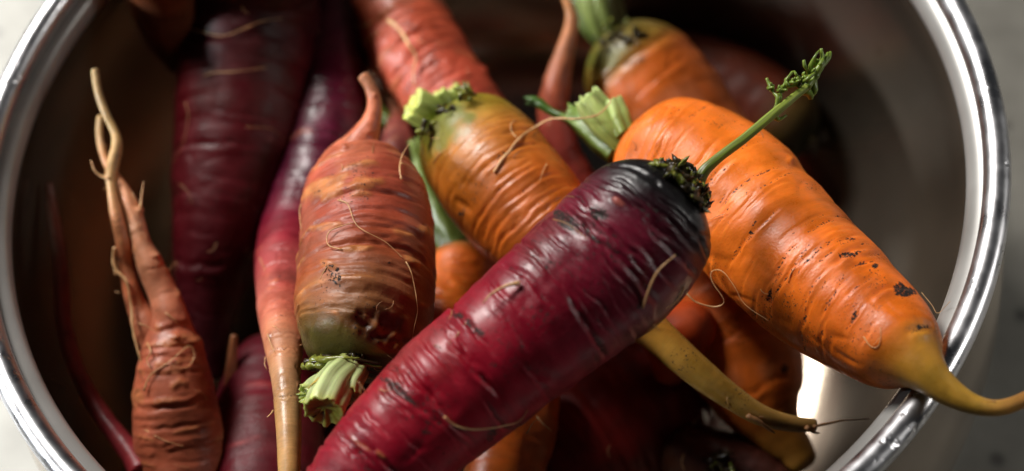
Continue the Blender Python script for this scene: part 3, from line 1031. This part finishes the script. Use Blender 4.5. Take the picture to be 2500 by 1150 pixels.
# B: the big orange carrot hanging over the rim
Bc, Bb = carrot('orange_carrot', 'thick bright orange carrot whose yellow tip curls out over the steel rim',
    LINES['B'], MAT_ORANGE,
    [(0, (200, 96, 24)), (0.05, (232, 114, 30)), (0.3, (236, 120, 32)), (0.66, (232, 112, 28)), (0.745, (216, 108, 28)), (0.785, (186, 128, 42)), (0.82, (170, 128, 44)), (0.89, (172, 132, 50)), (0.93, (176, 130, 62)), (1, (150, 100, 50))],
    2, step=0.00045, dome0=0.75, crease=0.0002, crease_dirt=0.36, crease_f=200, rings=0.036, ring_f=75, lumps=0.028, grooves=80, gdepth=0.00032, gdirt=0.76, gsig=0.00028, dust=0.1,
    rings_at=[(1540, 330, .8, .5, .6, .3), (1600, 340, .9, .4, .5, .2), (1690, 400, .6, .5, .5, .3), (1740, 430, .5, .4, .4, .3), (1800, 600, .5, .4, .25, .7), (1840, 560, .6, .4, .25, .7), (1905, 640, .45, .4, .25, .65), (1945, 650, .6, .5, .25, .7), (1985, 700, .5, .4, .25, .65), (2035, 720, .55, .5, .28, .7), (2085, 770, .35, .4, .25, .7), (2115, 810, .4, .4, .25, .55), (1870, 470, .5, .4, .35, .35), (1960, 540, .5, .4, .35, .3), (2080, 620, .5, .6, .6, .3), (2250, 800, .6, .6, .5, .6), (2170, 700, .6, .6, .7, .2)], gext=(0.12, 0.7), grange=(0.08, 0.66),
    marks=[('dirt', 2208, 712, 26, 14, 10, 0.85), ('dirt', 2195, 705, 14, 14, 0, 0.7), ('dirt', 2095, 617, 34, 9, -15, 0.7), ('dirt', 2135, 650, 12, 9, 0, 0.8), ('dirt', 2058, 622, 12, 6, 0, 0.6),
           ('dirt', 2085, 770, 22, 4, -55, 0.65), ('dirt', 2080, 583, 26, 4, 0, 0.6), ('dirt', 2255, 797, 34, 7, 5, 0.7), ('dirt', 1835, 560, 60, 4, -60, 0.55), ('dirt', 1800, 610, 40, 4, -62, 0.55),
           ('dirt', 1920, 625, 50, 4, -58, 0.5), ('dirt', 1950, 640, 60, 4, -60, 0.5), ('dirt', 2035, 720, 60, 4, -62, 0.5), ('dirt', 1985, 700, 40, 4, -60, 0.48), ('dirt', 2330, 890, 30, 8, 55, 0.5),
           ((140, 72, 40), 2110, 690, 70, 40, 30, 0.35), ((120, 70, 30), 2255, 800, 40, 12, 10, 0.5), ('knob', 1930, 393, 10, 10, 0, 0.8), ('knob', 1855, 525, 70, 30, -60, 0.35)])
hair(Bc, Bb, [(1675, 715, 0), (1700, 738, 0), (1745, 750, 0), (1768, 735, 2), (1740, 690, 2), (1738, 663, 2), (1765, 662, 1), (1795, 700, 1), (1820, 742, 1), (1878, 782, .5)], 2.8, seed=11)
hair(Bc, Bb, [(2108, 822), (2125, 845), (2142, 848), (2150, 828), (2150, 800)], 2.0, seed=12)
hair(Bc, Bb, [(1720, 545, .5), (1745, 530, .5), (1775, 521, .3)], 1.3, seed=13)
hair(Bc, Bb, [(2250, 715, .3), (2275, 745, 1), (2290, 765, 1.5), (2320, 735, 3)], 1.2, seed=14)
hair(Bc, Bb, [(1940, 655), (1930, 670), (1925, 690)], 1.8, seed=15)
GS = [(0, (120, 136, 60)), (0.5, (158, 176, 96)), (1, (176, 192, 118)), (1.1, (190, 196, 110))]
zb = -11
stalk(Bc, [(1530, 345, 40, zb), (1490, 305, 44, zb + 2), (1455, 268, 42, zb + 4), (1432, 238, 34, zb + 6)], GS, 31, 6, 0.14, 0.0012)
stalk(Bc, [(1530, 330, 26, zb + 4), (1512, 290, 28, zb + 5), (1498, 252, 26, zb + 6)], GS, 32, 5, 0.16, 0.0012)
stalk(Bc, [(1515, 375, 36, zb - 3), (1470, 335, 38, zb - 4), (1425, 300, 30, zb - 4), (1385, 272, 20, zb - 3)], [(0, (90, 110, 40)), (1, (120, 144, 66)), (1.1, (150, 160, 80))], 33, 5, 0.16, 0.0012)
stalk(Bc, [(1440, 300, 12, zb - 2), (1390, 290, 10, zb - 3), (1345, 272, 9, zb - 4), (1312, 250, 11, zb - 4), (1290, 246, 8, zb - 4)], [(0, (84, 110, 40)), (1, (60, 96, 30))], 34, 4, 0.2, 0.002)

# C: green-shouldered orange carrot with yellow tail
Cc, Cb = carrot('orange_carrot', 'orange carrot with olive green shoulder and chopped stalk beside the purple one',
    LINES['C'], MAT_ORANGE,
    [(0, (74, 78, 20)), (0.04, (112, 112, 30)), (0.1, (150, 116, 34)), (0.17, (178, 106, 32)), (0.3, (184, 92, 26)), (0.5, (184, 90, 26)), (0.62, (176, 120, 36)), (0.75, (170, 128, 46)), (1, (140, 104, 54))],
    3, step=0.00048, dome0=0.7, rings=0.02, ring_f=110, lumps=0.02, dust=0.06, rings_at=[(1250, 370, 0.9, 0.83, 0.5, 0.55), (1210, 470, 1, 0.75, 0.45, 0.5), (1290, 450, 0.8, 0.68, 0.4, 0.45), (1260, 540, 0.9, 0.68, 0.4, 0.45), (1340, 500, 0.7, 0.6, 0.35, 0.4), (1150, 420, 0.5, 0.45, 0.3, 0.4)], grooves=42, gdepth=0.00035, gdirt=0.35, gsig=0.0003, gext=(0.3, 1.1), grange=(0.1, 0.5),
    marks=[('pit', 1130, 500, 26, 9, 40, 0.9), ('dirt', 1125, 522, 10, 10, 0, 0.6), ('dirt', 1310, 325, 30, 4, -35, 0.55), ('dirt', 1180, 440, 50, 4, -45, 0.4), ((92, 104, 30), 1075, 300, 80, 70, 0, 0.75)])
hair(Cc, Cb, [(1205, 418), (1232, 385), (1262, 345, .4), (1300, 315, 1.2), (1350, 290, 4), (1405, 290, 7), (1450, 285, 8), (1480, 262, 8), (1492, 245, 8)], 6.0, noise=.3, seed=21)
hair(Cc, Cb, [(1262, 338, .3), (1248, 320, .5), (1250, 300, .8), (1280, 283, .8)], 2.4, seed=22)
hair(Cc, Cb, [(1058, 398, .3), (1075, 375, .3), (1110, 350, .2)], 2.0, seed=23)
hair(Cc, Cb, [(1335, 400, .5), (1325, 420, .4), (1318, 445, .2)], 1.8, seed=24)
hair(Cc, Cb, [(1560, 790, .3), (1600, 785, 1), (1625, 790, 1)], 2.5, seed=25)
hair(Cc, Cb, [(1985, 1040), (2010, 1036), (2060, 1028), (2122, 1022)], 6.0, MAT_HAIR_DK, noise=.2, seed=26, name='root_tip')
hair(Cc, Cb, [(1830, 1010), (1870, 1040, .5), (1890, 1058, 1)], 10.0, MAT_HAIR_DK, noise=.2, seed=27, name='root_tip')
hair(Cc, Cb, [(1970, 1042), (1985, 1052), (2000, 1058)], 8.0, MAT_HAIR_DK, noise=.3, seed=28, name='root_tip')
GY = [(0, (70, 84, 30)), (0.4, (132, 146, 62)), (0.9, (168, 180, 96)), (1.02, (190, 196, 100)), (1.1, (160, 160, 64))]
stalk(Cc, [(1085, 300, 34, -18), (1050, 278, 42, -15), (1022, 262, 42, -13), (1008, 254, 40, -12)], GY, 41, 4, 0.12, 0.0006)
stalk(Cc, [(1100, 290, 28, -19), (1078, 254, 30, -16), (1062, 230, 28, -14)], GY, 42, 4, 0.14, 0.0006)
stalk(Cc, [(1125, 280, 28, -20), (1108, 244, 31, -17), (1096, 216, 28, -15)], GY, 43, 4, 0.14, 0.0006)
stalk(Cc, [(1150, 265, 20, -20), (1138, 238, 20, -18), (1130, 214, 17, -17)], [(0, (50, 60, 24)), (1, (90, 100, 40))], 44, 5, 0.16, 0.002)
crown(Cc, Cb, [(1045, 305, 14, .6, 4), (1085, 268, 22, .6, 4), (1135, 232, 14, 1.0, 6), (1028, 325, 8, .6, 2)], 8, 0.4)
hair(Cc, Cb, [(1032, 300, .5), (1028, 320, 1), (1022, 342, 1)], 5, MAT_MOSS, seed=29, name='dry_leaf')

# D: rusty red carrot, crown towards the front
Dc, Db = carrot('red_carrot', 'rusty red carrot lying crown forward with a bitten hollow and a pale cut stalk',
    LINES['D'], MAT_RED,
    [(0, (40, 38, 12)), (0.03, (64, 58, 20)), (0.07, (112, 78, 30)), (0.14, (138, 82, 40)), (0.22, (148, 74, 40)), (0.4, (150, 66, 44)), (0.55, (156, 68, 48)), (0.66, (176, 88, 62)), (0.76, (192, 104, 76)), (0.9, (188, 104, 70)), (1, (190, 120, 80))],
    4, step=0.00042, dome0=0.5, rings=0.02, ring_f=230, lumps=0.025, rings_at=[(890, 505, 1.3, 0.42, 0.4, 0.1), (895, 535, 1.2, 0.42, 0.4, 0.1), (890, 590, 1.1, 0.42, 0.4, 0.1), (890, 635, 1.2, 0.36, 0.35, 0.15), (890, 660, 1.2, 0.42, 0.4, 0.1), (885, 700, 1.2, 0.42, 0.4, 0.1), (885, 730, 1.1, 0.36, 0.35, 0.1), (880, 470, 1.2, 0.54, 0.5, 0.1), (870, 760, 1, 0.3, 0.35, 0.15)], grooves=55, gdepth=0.0004, gdirt=0.12, gsig=0.0004, gext=(0.4, 1.5), grange=(0.08, 0.72),
    scars=22, scar_h=0.0004, scar_col=(196, 126, 70),
    marks=[('scar', 800, 460, 66, 34, -8, 0.95), ('scar', 880, 450, 60, 18, -12, 0.7), ('dirt', 845, 462, 12, 8, 0, 0.6), ('dirt', 775, 470, 14, 4, -30, 0.55), ('dirt', 812, 428, 8, 6, 0, 0.5),
           ('scar', 800, 552, 60, 9, -8, 0.8), ('scar', 860, 608, 50, 8, -3, 0.95), ('scar', 1010, 640, 26, 11, 25, 1.0), ('scar', 1035, 563, 20, 14, 40, 1.0), ('scar', 865, 677, 55, 5, -2, 0.8), ('scar', 800, 645, 18, 12, 30, 0.7),
           ('scar', 1030, 745, 16, 10, 30, 0.7), ('dirt', 812, 668, 34, 18, 60, 0.5), ('dirt', 800, 685, 22, 8, 0, 0.5), ('dirt', 952, 641, 12, 5, 10, 0.85), ('dirt', 940, 722, 16, 3, 10, 0.6),
           ('pit', 930, 800, 78, 40, 18, 1.5), ('pit', 880, 780, 40, 18, 20, 1.0), ('pit', 950, 825, 45, 22, 15, 1.4), ((70, 34, 12), 920, 795, 84, 44, 20, 0.85), ((140, 82, 30), 950, 850, 50, 14, -5, 0.7), ('dirt', 870, 790, 20, 14, 20, 0.45),
           ((86, 78, 26), 790, 830, 80, 40, 0, 0.7), ((196, 116, 80), 870, 385, 60, 60, 0, 0.3), ('knob', 840, 358, 10, 7, 0, 0.8), ('knob', 915, 232, 8, 6, 0, 0.5), ('knob', 905, 320, 14, 8, 0, 0.5)])
hair(Dc, Db, [(835, 610), (800, 595, 1), (805, 565, 1.5), (850, 548, 1), (865, 545, .3)], 2.8, seed=41)
hair(Dc, Db, [(825, 488), (850, 500, .3), (868, 545, .5), (890, 565, .5), (940, 590, .5), (985, 632, .3)], 2.0, seed=42)
hair(Dc, Db, [(990, 640), (1003, 665, .4), (1010, 695, .4), (1015, 725, .3), (1018, 760, .4), (1010, 800, .3), (1005, 830, .2)], 2.2, seed=43)
hair(Dc, Db, [(735, 500, .3), (730, 520, .3), (738, 560, .3)], 3.0, seed=44)
hair(Dc, Db, [(978, 440, .5), (975, 415, 1.5), (978, 385, 3), (990, 365, 4), (1000, 350, 4)], 3.4, seed=45)
hair(Dc, Db, [(978, 400, 2), (995, 405, 2), (1018, 420, 2)], 2.4, seed=46)
hair(Dc, Db, [(800, 650), (790, 665), (782, 680)], 1.6, seed=47)
PG = [(0, (140, 146, 76)), (0.3, (176, 190, 128)), (0.85, (190, 202, 144)), (0.98, (190, 196, 112)), (1.03, (150, 160, 60)), (1.1, (120, 130, 44))]
stalk(Dc, [(845, 905, 44, 1), (820, 935, 46, 5), (800, 975, 50, 8), (790, 1005, 50, 9)], PG, 51, 7, 0.12, 0.0006, marks=[(790, 1005, 5, 1.0), (766, 1007, 3, 1.0), (768, 1018, 3, 1), (760, 992, 2.5, 1)])
stalk(Dc, [(868, 905, 32, 1), (852, 935, 34, 4), (845, 968, 36, 5)], PG, 52, 8, 0.14, 0.0008)
stalk(Dc, [(815, 925, 28, 2), (785, 942, 30, 5), (757, 960, 28, 7), (738, 962, 22, 8)], PG, 53, 5, 0.12, 0.0006)
stalk(Dc, [(825, 900, 18, 4), (800, 925, 18, 7), (770, 950, 15, 9)], [(0, (150, 140, 60)), (1, (190, 160, 80)), (1.1, (200, 160, 80))], 54, 4, 0.2, 0.0012)
for k, pl in enumerate([[(745, 880), (790, 872), (850, 870), (930, 880)], [(750, 895), (800, 882), (860, 880), (930, 890)], [(760, 905), (810, 892), (870, 892), (925, 905)],
                        [(790, 900), (830, 893), (880, 905), (910, 915)], [(740, 888), (770, 878), (820, 868), (880, 868)]]):
    hair(Dc, Db, [(x, y, 1.2 + 0.5 * k) for x, y in pl], 15, MAT_SOIL if k in (0, 2) else MAT_MOSS, noise=.5, seed=60 + k, name='leaf_base')
crown(Dc, Db, [(790, 885, 16, 1.5, 8), (860, 900, 40, 2.0, 14)], 12, 0.7)

# E: tall dark purple carrot
Ec, Eb = carrot('purple_carrot', 'tall deep maroon carrot standing along the pot wall behind the forked one',
    LINES['E'], MAT_MAROON,
    [(0, (26, 10, 13)), (0.06, (44, 6, 11)), (0.3, (52, 6, 12)), (0.45, (80, 8, 17)), (0.7, (78, 8, 17)), (1, (54, 12, 20))],
    5, step=0.0006, dome0=0.6, rings=0.02, ring_f=180, lumps=0.03, grooves=40, gdepth=0.0004, gdirt=0.15, gsig=0.0006, scars=8, scar_h=0.0003, scar_col=(120, 50, 50))
hair(Ec, Eb, [(440, 45, .5), (455, 65, .5), (500, 80, .6), (545, 88, .8), (590, 72, .6), (640, 52, .4), (690, 45, .2)], 2.6, seed=71)
hair(Ec, Eb, [(500, 185, .4), (520, 178, .4), (580, 175, .4), (650, 165, .3)], 2.4, seed=72)
hair(Ec, Eb, [(455, 250, .3), (460, 290, .5), (448, 350, .7), (422, 400, .8)], 2.4, MAT_HAIR_DK, seed=73)
hair(Ec, Eb, [(600, 310, .3), (660, 315, .5), (700, 345, .4)], 1.8, MAT_HAIR_DK, seed=74)
hair(Ec, Eb, [(440, 450, .3), (460, 470, .3), (470, 500, .3)], 1.8, MAT_HAIR_DK, seed=75)

# F: purple to pink carrot with a pale wet tail
Fc, Fb = carrot('purple_carrot', 'slender purple carrot fading to a pale tan tail beside the rusty red one',
    LINES['F'], MAT_PURPLE,
    [(0, (60, 14, 30)), (0.15, (96, 16, 44)), (0.35, (78, 12, 38)), (0.46, (112, 16, 38)), (0.56, (150, 42, 50)), (0.63, (166, 72, 62)), (0.70, (178, 100, 76)), (0.77, (186, 122, 86)), (0.87, (188, 138, 84)), (1, (176, 136, 76))],
    6, step=0.00045, dome0=0.6, rings_at=[(692, 852, 1.5, 0.35, 0.3, 0.35), (697, 967, 1.5, 0.35, 0.3, 0.35), (690, 770, 1.2, 0.35, 0.35, 0.3), (690, 700, 1.2, 0.42, 0.4, 0.3), (700, 640, 1.2, 0.42, 0.4, 0.25), (680, 735, 1, 0.35, 0.3, 0.3), (692, 815, 1.2, 0.28, 0.3, 0.3), (760, 300, 1.2, 0.49, 0.6, 0.1), (770, 250, 1.2, 0.49, 0.6, 0.1), (760, 350, 1.2, 0.49, 0.6, 0.1), (780, 200, 1.2, 0.49, 0.6, 0.1), (700, 600, 1.2, 0.42, 0.5, 0.1)], rings=0.02, ring_f=240, lumps=0.03, grooves=36, gdepth=0.0003, gdirt=0.2, gsig=0.0004, gext=(0.4, 1.5), grange=(0.1, 0.85),
    scars=16, scar_h=0.00035, scar_col=(196, 110, 80), marks=[('dirt', 690, 852, 26, 4, 0, 0.45), ('dirt', 695, 967, 24, 4, 0, 0.45), ('dirt', 688, 770, 16, 5, 10, 0.4)])
hair(Fc, Fb, [(668, 1003, .3), (660, 1012, 1), (652, 1018, 1.5)], 3.5, seed=81)
hair(Fc, Fb, [(655, 815, .3), (662, 840, .5), (672, 862, .3)], 2.2, seed=82)
hair(Fc, Fb, [(648, 870, .3), (646, 890, .5), (652, 905, .5)], 2.2, seed=83)

# G: dark crimson carrot below
Gc, Gb = carrot('purple_carrot', 'dark crimson carrot lying low, beneath the pale tan tail',
    LINES['G'], MAT_MAROON, [(0, (84, 11, 26)), (0.4, (98, 11, 28)), (1, (90, 11, 26))], 7, step=0.0008, dome0=0.9, rings=0.02, lumps=0.03, grooves=18, gdepth=0.0003, gdirt=0.15, gsig=0.0005, scars=5, scar_col=(150, 50, 50))

# H: forked carrot
Hc, Hb = carrot('red_carrot', 'salmon red forked carrot with two tan twisted roots reaching up beside the wall',
    LINES['H'], MAT_RED,
    [(0, (144, 66, 46)), (0.3, (170, 88, 60)), (0.5, (186, 102, 74)), (0.58, (208, 132, 98)), (0.72, (212, 144, 106)), (0.84, (190, 124, 82)), (0.92, (178, 136, 86)), (1, (168, 138, 84))],
    8, step=0.00045, dome0=0.8, rings_at=[(410, 850, 1.3, 0.44, 0.5, 0.2), (420, 910, 1.3, 0.39, 0.5, 0.15), (420, 985, 1.3, 0.44, 0.5, 0.15), (430, 1040, 1.2, 0.33, 0.4, 0.1), (440, 1090, 1.2, 0.33, 0.4, 0.1), (410, 800, 1.2, 0.33, 0.4, 0.2), (380, 650, 1.2, 0.22, 0.3, 0.2)], rings=0.03, ring_f=250, lumps=0.05, grooves=26, gdepth=0.0003, gdirt=0.12, gsig=0.0004, gext=(0.4, 1.4), grange=(0.2, 0.8), scars=24, scar_h=0.0005, scar_col=(206, 132, 84),
    marks=[('scar', 335, 965, 26, 16, 20, 0.8), ('scar', 400, 978, 60, 10, -8, 0.6), ('scar', 470, 830, 24, 16, 30, 0.8), ('scar', 400, 840, 55, 12, -5, 0.7), ('scar', 430, 905, 40, 7, -8, 0.6),
           ('scar', 360, 1070, 40, 5, 15, 0.6), ('scar', 470, 1045, 50, 5, -15, 0.6), ('scar', 345, 1130, 40, 5, 15, 0.6), ('knob', 340, 513, 12, 9, 0, 0.9), ('knob', 380, 625, 10, 8, 0, 0.6), ('knob', 430, 820, 14, 10, 0, 1.0), ('knob', 470, 832, 20, 12, 0, 0.8)])
fork = carrot_body('root_fork', LINES['Hf'], MAT_RED,
    [(0, (188, 98, 64)), (0.25, (192, 110, 72)), (0.45, (190, 128, 86)), (0.6, (180, 140, 90)), (1, (172, 146, 92))], 9, Hc, step=0.0004, dome0=0, rings=0.05, ring_f=300, lumps=0.10, grooves=6, gdepth=0.0002, gdirt=0.1,
    scars=6, scar_h=0.0003, scar_col=(200, 150, 100), marks=[('dirt', 236, 175, 5, 5, 0, 0.8), ('dirt', 284, 380, 8, 6, 0, 0.5), ('dirt', 288, 640, 8, 20, 0, 0.5)])
del fork['_key']
hair(Hc, fork, [(268, 437), (250, 432), (232, 418, .5), (222, 392, 1)], 6.5, noise=.25, seed=91, name='root_twig')
hair(Hc, Hb, [(340, 508), (344, 485, .5), (351, 443, 1.5)], 5.0, noise=.2, seed=92, name='root_twig')
hair(Hc, fork, [(283, 600, .3), (280, 630, .6), (286, 665, .8), (310, 690, .6), (322, 745, .7), (328, 800, 3), (340, 870, 6), (352, 930, 6), (354, 975, 5), (375, 996, 4), (410, 1000, 4), (450, 975, 4), (477, 942, 4)], 6.0, seed=93)
hair(Hc, Hb, [(352, 955, 1), (370, 915, .8), (420, 880, .5), (460, 845, .5), (474, 870, .3), (455, 898, .3), (420, 895, .3)], 3.0, seed=94)
hair(Hc, fork, [(287, 668, .5), (280, 655, 1), (282, 672, 1.4), (290, 660, 1.2)], 4.0, noise=.5, seed=95)
hair(Hc, fork, [(292, 715, .3), (285, 714, .6), (280, 712, .8)], 2.6, seed=96)
hair(Hc, Hb, [(338, 790, .5), (365, 800, .6), (390, 820, .6)], 2.2, seed=97)
hair(Hc, Hb, [(405, 765, .3), (425, 780, .4), (440, 800, .4)], 2.4, seed=98)
hair(Hc, Hb, [(360, 840, .5), (372, 860, .8), (360, 880, .8), (368, 900, .5)], 3.5, noise=.3, seed=99)
hair(Hc, Hb, [(355, 1050, .3), (400, 1075, .3), (450, 1090, .2)], 1.8, seed=100)

# J: thin dark root against the wall
Jc, Jb = carrot('red_carrot', 'thin dark wine red root snaking up the pot wall beside the forked carrot', LINES['J'], MAT_PURPLE,
    [(0, (150, 46, 52)), (0.2, (150, 48, 56)), (0.4, (150, 60, 52)), (0.7, (136, 60, 46)), (1, (110, 60, 40))], 10, step=0.0007, dome0=0.5, rings=0.05, ring_f=200, lumps=0.06, grooves=0)

# K: red carrot at the top
Kc, Kb = carrot('red_carrot', 'coppery red carrot with wrinkled skin and a side twig, behind the green shouldered one', LINES['K'], MAT_RED,
    [(0, (140, 62, 36)), (0.3, (164, 72, 44)), (0.5, (164, 68, 44)), (0.7, (158, 62, 44)), (1, (140, 60, 44))], 11, step=0.0005, dome0=0.6, rings_at=[(950, 100, 0.8, 0.6, 0.7, 0.3), (1000, 50, 0.9, 0.5, 0.6, 0.2), (985, 150, 0.8, 0.65, 0.7, 0.3), (1040, 110, 0.7, 0.5, 0.6, 0.25), (1090, 190, 0.8, 0.5, 0.6, 0.2), (930, 40, 0.8, 0.5, 0.6, 0.2), (1010, 200, 0.8, 0.55, 0.6, 0.3)], rings=0.035, ring_f=170, lumps=0.03, grooves=46, gdepth=0.0006, gdirt=0.18, gsig=0.0006, gext=(0.3, 1.2), grange=(0.1, 0.7),
    scars=12, scar_h=0.0006, scar_col=(186, 110, 70), marks=[('pit', 1065, 152, 22, 9, -10, 0.9), ('dirt', 1062, 152, 14, 6, -10, 0.5), ('dirt', 990, 155, 10, 12, 0, 0.4), ('knob', 1185, 170, 14, 10, 40, 1.0), ('knob', 1215, 205, 16, 10, 40, 0.8)])
hair(Kc, Kb, [(950, 55, 3), (972, 68, 3.5), (1000, 108, 3), (1013, 135, 2.5), (1013, 180, 1), (1014, 212, .3)], 8.5, noise=.3, seed=111, name='root_twig')
hair(Kc, Kb, [(868, 62, 1), (895, 62, .8), (920, 45, .4)], 4.0, noise=.3, seed=112)
hair(Kc, Kb, [(890, 110, 1), (905, 90, .6), (930, 78, .3)], 4.0, noise=.3, seed=113)

# L: slim red root pointing up
Lc, Lb = carrot('red_carrot', 'slim salmon red root pointing up between the copper red and the blurred orange carrot', LINES['L'], MAT_RED,
    [(0, (130, 44, 36)), (0.35, (150, 60, 48)), (0.6, (160, 82, 52)), (1, (168, 116, 68))], 12, step=0.0006, dome0=0.5, rings=0.05, ring_f=220, lumps=0.06, grooves=10, gdepth=0.0003, scars=8, scar_col=(180, 100, 70))

# M: orange with green crown at the back
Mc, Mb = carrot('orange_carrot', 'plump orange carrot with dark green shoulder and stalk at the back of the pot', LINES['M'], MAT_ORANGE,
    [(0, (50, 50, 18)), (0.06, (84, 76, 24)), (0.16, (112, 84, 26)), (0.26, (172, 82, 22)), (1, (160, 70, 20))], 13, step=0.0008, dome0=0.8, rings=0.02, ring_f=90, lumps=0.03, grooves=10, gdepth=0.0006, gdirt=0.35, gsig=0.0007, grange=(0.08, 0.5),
    marks=[('dirt', 1545, 150, 40, 9, -10, 0.5), ((70, 80, 26), 1480, 140, 70, 26, -20, 0.6)])
stalk(Mc, [(1500, 95, 44, -46), (1478, 55, 50, -42), (1462, 5, 54, -38), (1450, -60, 54, -34)], [(0, (88, 100, 44)), (1, (136, 148, 84))], 131, 6, 0.14, 0.002)
stalk(Mc, [(1465, 100, 18, -46), (1440, 70, 20, -43), (1415, 20, 20, -40), (1400, -40, 20, -36)], [(0, (70, 84, 36)), (1, (110, 124, 60))], 132, 5, 0.14, 0.002)
crown(Mc, Mb, [(1500, 85, 40, 1.5, 12), (1550, 90, 24, 1.2, 4)], 15, 0.7)

# N: dark carrot at the back right
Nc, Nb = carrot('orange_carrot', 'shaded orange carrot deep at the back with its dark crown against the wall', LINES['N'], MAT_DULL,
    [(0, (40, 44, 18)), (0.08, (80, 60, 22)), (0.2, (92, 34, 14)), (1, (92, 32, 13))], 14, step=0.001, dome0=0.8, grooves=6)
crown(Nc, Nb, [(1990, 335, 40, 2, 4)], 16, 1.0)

# O: small orange with green leaf stalks between D and C
Oc, Ob = carrot('orange_carrot', 'orange carrot with brown crown and dark green stalks, under the green shouldered one', LINES['O'], MAT_ORANGE,
    [(0, (56, 50, 22)), (0.06, (96, 66, 26)), (0.13, (190, 92, 26)), (0.3, (216, 104, 30)), (1, (200, 92, 26))], 15, step=0.0006, dome0=0.8, rings=0.02, lumps=0.03, grooves=14, gdepth=0.0004, gdirt=0.3, grange=(0.02, 0.5))
stalk(Oc, [(1120, 605, 50, -44), (1085, 545, 46, -42), (1045, 465, 38, -40), (1020, 400, 28, -38), (1005, 350, 20, -36)], [(0, (56, 64, 22)), (0.5, (84, 100, 38)), (1, (120, 140, 60))], 151, 6, 0.16, 0.002)
stalk(Oc, [(1140, 605, 36, -46), (1120, 560, 34, -46), (1090, 500, 30, -46), (1060, 440, 26, -46)], [(0, (56, 64, 22)), (1, (74, 92, 36))], 152, 6, 0.16, 0.002)
stalk(Oc, [(1000, 360, 16, -40), (960, 310, 16, -42), (915, 265, 17, -43), (880, 225, 17, -44)], [(0, (96, 120, 48)), (1, (130, 158, 66))], 153, 5, 0.16, 0.002)

# X: knobbly root piece behind D
Xc, Xb = carrot('red_carrot', 'small knobbly brownish pink root wedged behind the rusty red tip', LINES['X'], MAT_RED,
    [(0, (92, 40, 36)), (0.5, (116, 54, 46)), (1, (150, 96, 60))], 16, step=0.0006, dome0=0.9, rings=0.05, lumps=0.12, grooves=6, scars=8, scar_col=(170, 110, 84))

# lower layers
Pc, Pb = carrot('orange_carrot', 'dull orange carrot hanging tip down in shade below the bright orange one', LINES['P'], MAT_DULL,
    [(0, (204, 88, 26)), (0.3, (216, 102, 30)), (0.7, (212, 104, 32)), (0.82, (150, 92, 30)), (1, (128, 92, 34))], 17, step=0.0007, dome0=0.9, rings=0.02, lumps=0.04, grooves=26, gdepth=0.0005, gdirt=0.4, grange=(0.1, 0.8),
    marks=[('dirt', 1915, 905, 14, 18, 0, 0.8), ('dirt', 1840, 1000, 30, 10, 0, 0.5)])
Qc, Qb = carrot('purple_carrot', 'broad dark maroon carrot in deep shade beneath the glossy crimson one', LINES['Q'], MAT_MAROON,
    [(0, (112, 30, 28)), (0.5, (124, 30, 26)), (1, (104, 24, 26))], 18, step=0.0007, dome0=0.9, rings=0.03, ring_f=160, lumps=0.03, grooves=34, gdepth=0.0006, gdirt=0.15, gsig=0.0007, gext=(0.4, 1.4))
Rc, Rb = carrot('orange_carrot', 'burnt orange carrot showing just below the glossy crimson one', LINES['R'], MAT_ORANGE,
    [(0, (206, 96, 28)), (1, (210, 100, 30))], 19, step=0.0006, dome0=0.9, rings=0.02, lumps=0.03, grooves=18, gdepth=0.0004, gdirt=0.3)
hair(Rc, Rb, [(1310, 1015, .5), (1325, 1035, 1), (1348, 1055, 1)], 2.6, seed=191)
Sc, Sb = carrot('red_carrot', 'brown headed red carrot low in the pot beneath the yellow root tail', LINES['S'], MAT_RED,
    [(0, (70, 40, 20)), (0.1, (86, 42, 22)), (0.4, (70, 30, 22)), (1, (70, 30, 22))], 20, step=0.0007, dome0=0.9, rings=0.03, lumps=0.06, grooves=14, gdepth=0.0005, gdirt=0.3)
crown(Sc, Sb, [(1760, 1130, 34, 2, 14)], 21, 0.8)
hair(Sc, Sb, [(1690, 1040, 1), (1700, 1025, 2), (1705, 1018, 2)], 4.0, seed=201)
hair(Sc, Sb, [(1668, 1110, 1), (1666, 1130, 1), (1674, 1150, 1)], 3.5, seed=202)
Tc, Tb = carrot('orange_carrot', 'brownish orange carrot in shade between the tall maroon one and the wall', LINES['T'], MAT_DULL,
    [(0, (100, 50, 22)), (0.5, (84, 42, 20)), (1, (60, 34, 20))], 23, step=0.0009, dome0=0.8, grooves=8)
Uc, Ub = carrot('red_carrot', 'thin pinkish root poking up in the gap between the forked and the crimson carrot', LINES['U'], MAT_RED,
    [(0, (170, 110, 70)), (0.3, (160, 88, 60)), (0.5, (176, 96, 90)), (1, (140, 60, 50))], 24, step=0.0006, dome0=0.6, rings=0.06, lumps=0.12, grooves=4, scars=6)
Yc, Yb = carrot('orange_carrot', 'reddish orange carrot peeping out above the yellow root tail', LINES['Y'], MAT_DULL,
    [(0, (196, 74, 26)), (1, (190, 70, 28))], 25, step=0.0008, dome0=0.9, grooves=8)

for _r, _b, _n, _sd in ((A, Ab, 6, 301), (Bc, Bb, 6, 302), (Cc, Cb, 5, 303), (Dc, Db, 12, 304), (Ec, Eb, 8, 305), (Fc, Fb, 6, 306), (Hc, Hb, 10, 307), (Kc, Kb, 8, 308), (Qc, Qb, 4, 309)):
    fuzz(_r, _b, _n, _sd)
